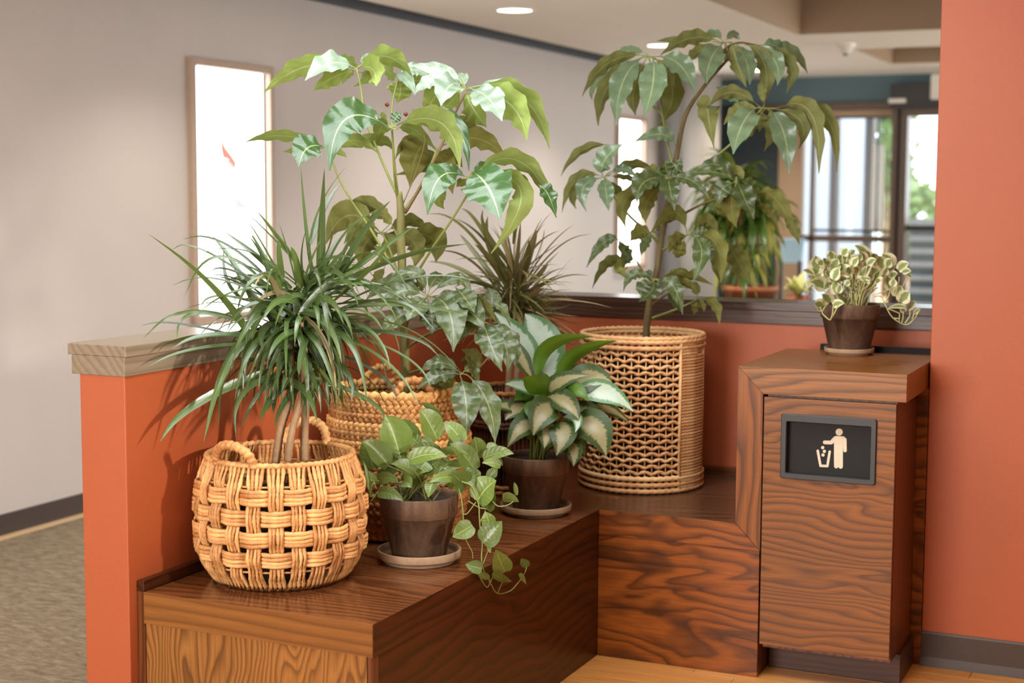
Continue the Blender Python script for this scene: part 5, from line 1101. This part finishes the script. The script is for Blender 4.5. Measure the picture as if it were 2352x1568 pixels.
for (bx, by, mx, my, tx, ty, w, mt) in ((1668,500,1672,560,1664,640,13,'corn_y'),(1690,520,1712,580,1740,690,15,'corn_y'),(1640,470,1622,500,1602,560,12,'corn_y'),(1725,540,1735,600,1728,680,13,'corn_y'),(1740,520,1768,590,1778,690,12,'corn'),(1700,530,1706,600,1690,690,14,'corn_y'),(1660,520,1650,600,1640,690,13,'corn_y'),(1756,520,1785,560,1790,640,10,'corn'),(1745,540,1756,620,1760,690,12,'corn_y'),(1680,520,1668,600,1672,690,14,'corn')):
    dz = R.uniform(-.2, .1); leaf(Q, 'leaf', curve3(at(bx, by, DQ), at(mx, my, DQ+dz*.6), at(tx, ty, DQ+dz), 10), w/F*DQ*1.2, mt, sh_strap, 1, .6, 2, .2)
# small pale plant in a low pot, blurred left of the variegated pothos
a0 = at(1832, 700, 8.2); sq = thing('plant_stand', (a0[0], a0[1], .004), 'low dark stand behind the half wall under the pale yellow-green plant', 'stand')
zs = float(a0[2]); box('top', a0[0]-.15, a0[0]+.15, a0[1]-.15, a0[1]+.15, zs-.03, zs, 'metal_dk', sq, .004)
for sx in (-.14, .11):
    for sy in (-.14, .11): box('leg', a0[0]+sx, a0[0]+sx+.03, a0[1]+sy, a0[1]+sy+.03, .004, zs-.03, 'metal_dk', sq, .002)
pl = thing('pale_plant', (a0[0], a0[1], zs), 'pale yellow-green leafy plant, blurred behind the half wall left of the white pothos', 'potted plant')
v, f = lathe([(0, 0), (.05, 0), (.065, .05), (.06, .05), (.05, .03), (0, .03)], a0, 20); mesh('pot', v, f, 'terra', pl)
M['pale_leaf'] = leafmat('pale_leaf', (226, 226, 150), (206, 206, 136), (240, 240, 190), .45, .6, .3, .1, 0)
for i in range(26):
    az = R.uniform(0, 6.28); Ln = R.uniform(.07, .16); el = R.uniform(.2, 1.2); b_ = a0+np.array([0, 0, .035]); t_ = b_+Ln*np.array([math.cos(az)*math.cos(el), math.sin(az)*math.cos(el), math.sin(el)])
    leaf(pl, 'leaf', curve3(b_, .5*(b_+t_)+np.array([0, 0, .03]), t_, 8), R.uniform(.03, .05), 'pale_leaf', sh_agla, 0, .5, 4)
# chair by the glass
M['chair_b'] = plain('pale_blue_vinyl', (168, 206, 226), .4)
q = on_y(1816, 600, 13.2); ch = thing('lounge_chair', (q[0], 13.2, .004), 'pale blue chair by the far glass, blurred between the green plant and the white pothos', 'chair')
zb_, zt2 = fz(604, 1816, 13.2), fz(548, 1816, 13.2); xa, xb = fx(1789, 600, 13.2), fx(1840, 600, 13.2)
bk = prism('backrest', [(13.2, zb_), (13.24, zb_), (13.34, zt2), (13.30, zt2)], 'x', xa, xb, 'chair_b', ch, .01)
box('seat', xa-.06, xb+.1, 12.72, 13.24, .42, .50, 'chair_b', ch, .02)
for sx in (xa-.05, xb+.06):
    for sy in (12.75, 13.19): box('leg', sx, sx+.03, sy, sy+.03, .004, .42, 'metal_dk', ch, .004)
    box('armrest', sx, sx+.03, 12.75, 13.25, .68, .72, 'metal_dk', ch, .004); box('arm_post', sx, sx+.03, 12.75, 12.78, .42, .68, 'metal_dk', ch, .004)
for sx in (xa, xb-.03): box('back_post', sx, sx+.03, 13.2, 13.23, .42, zb_+.02, 'metal_dk', ch, .004)
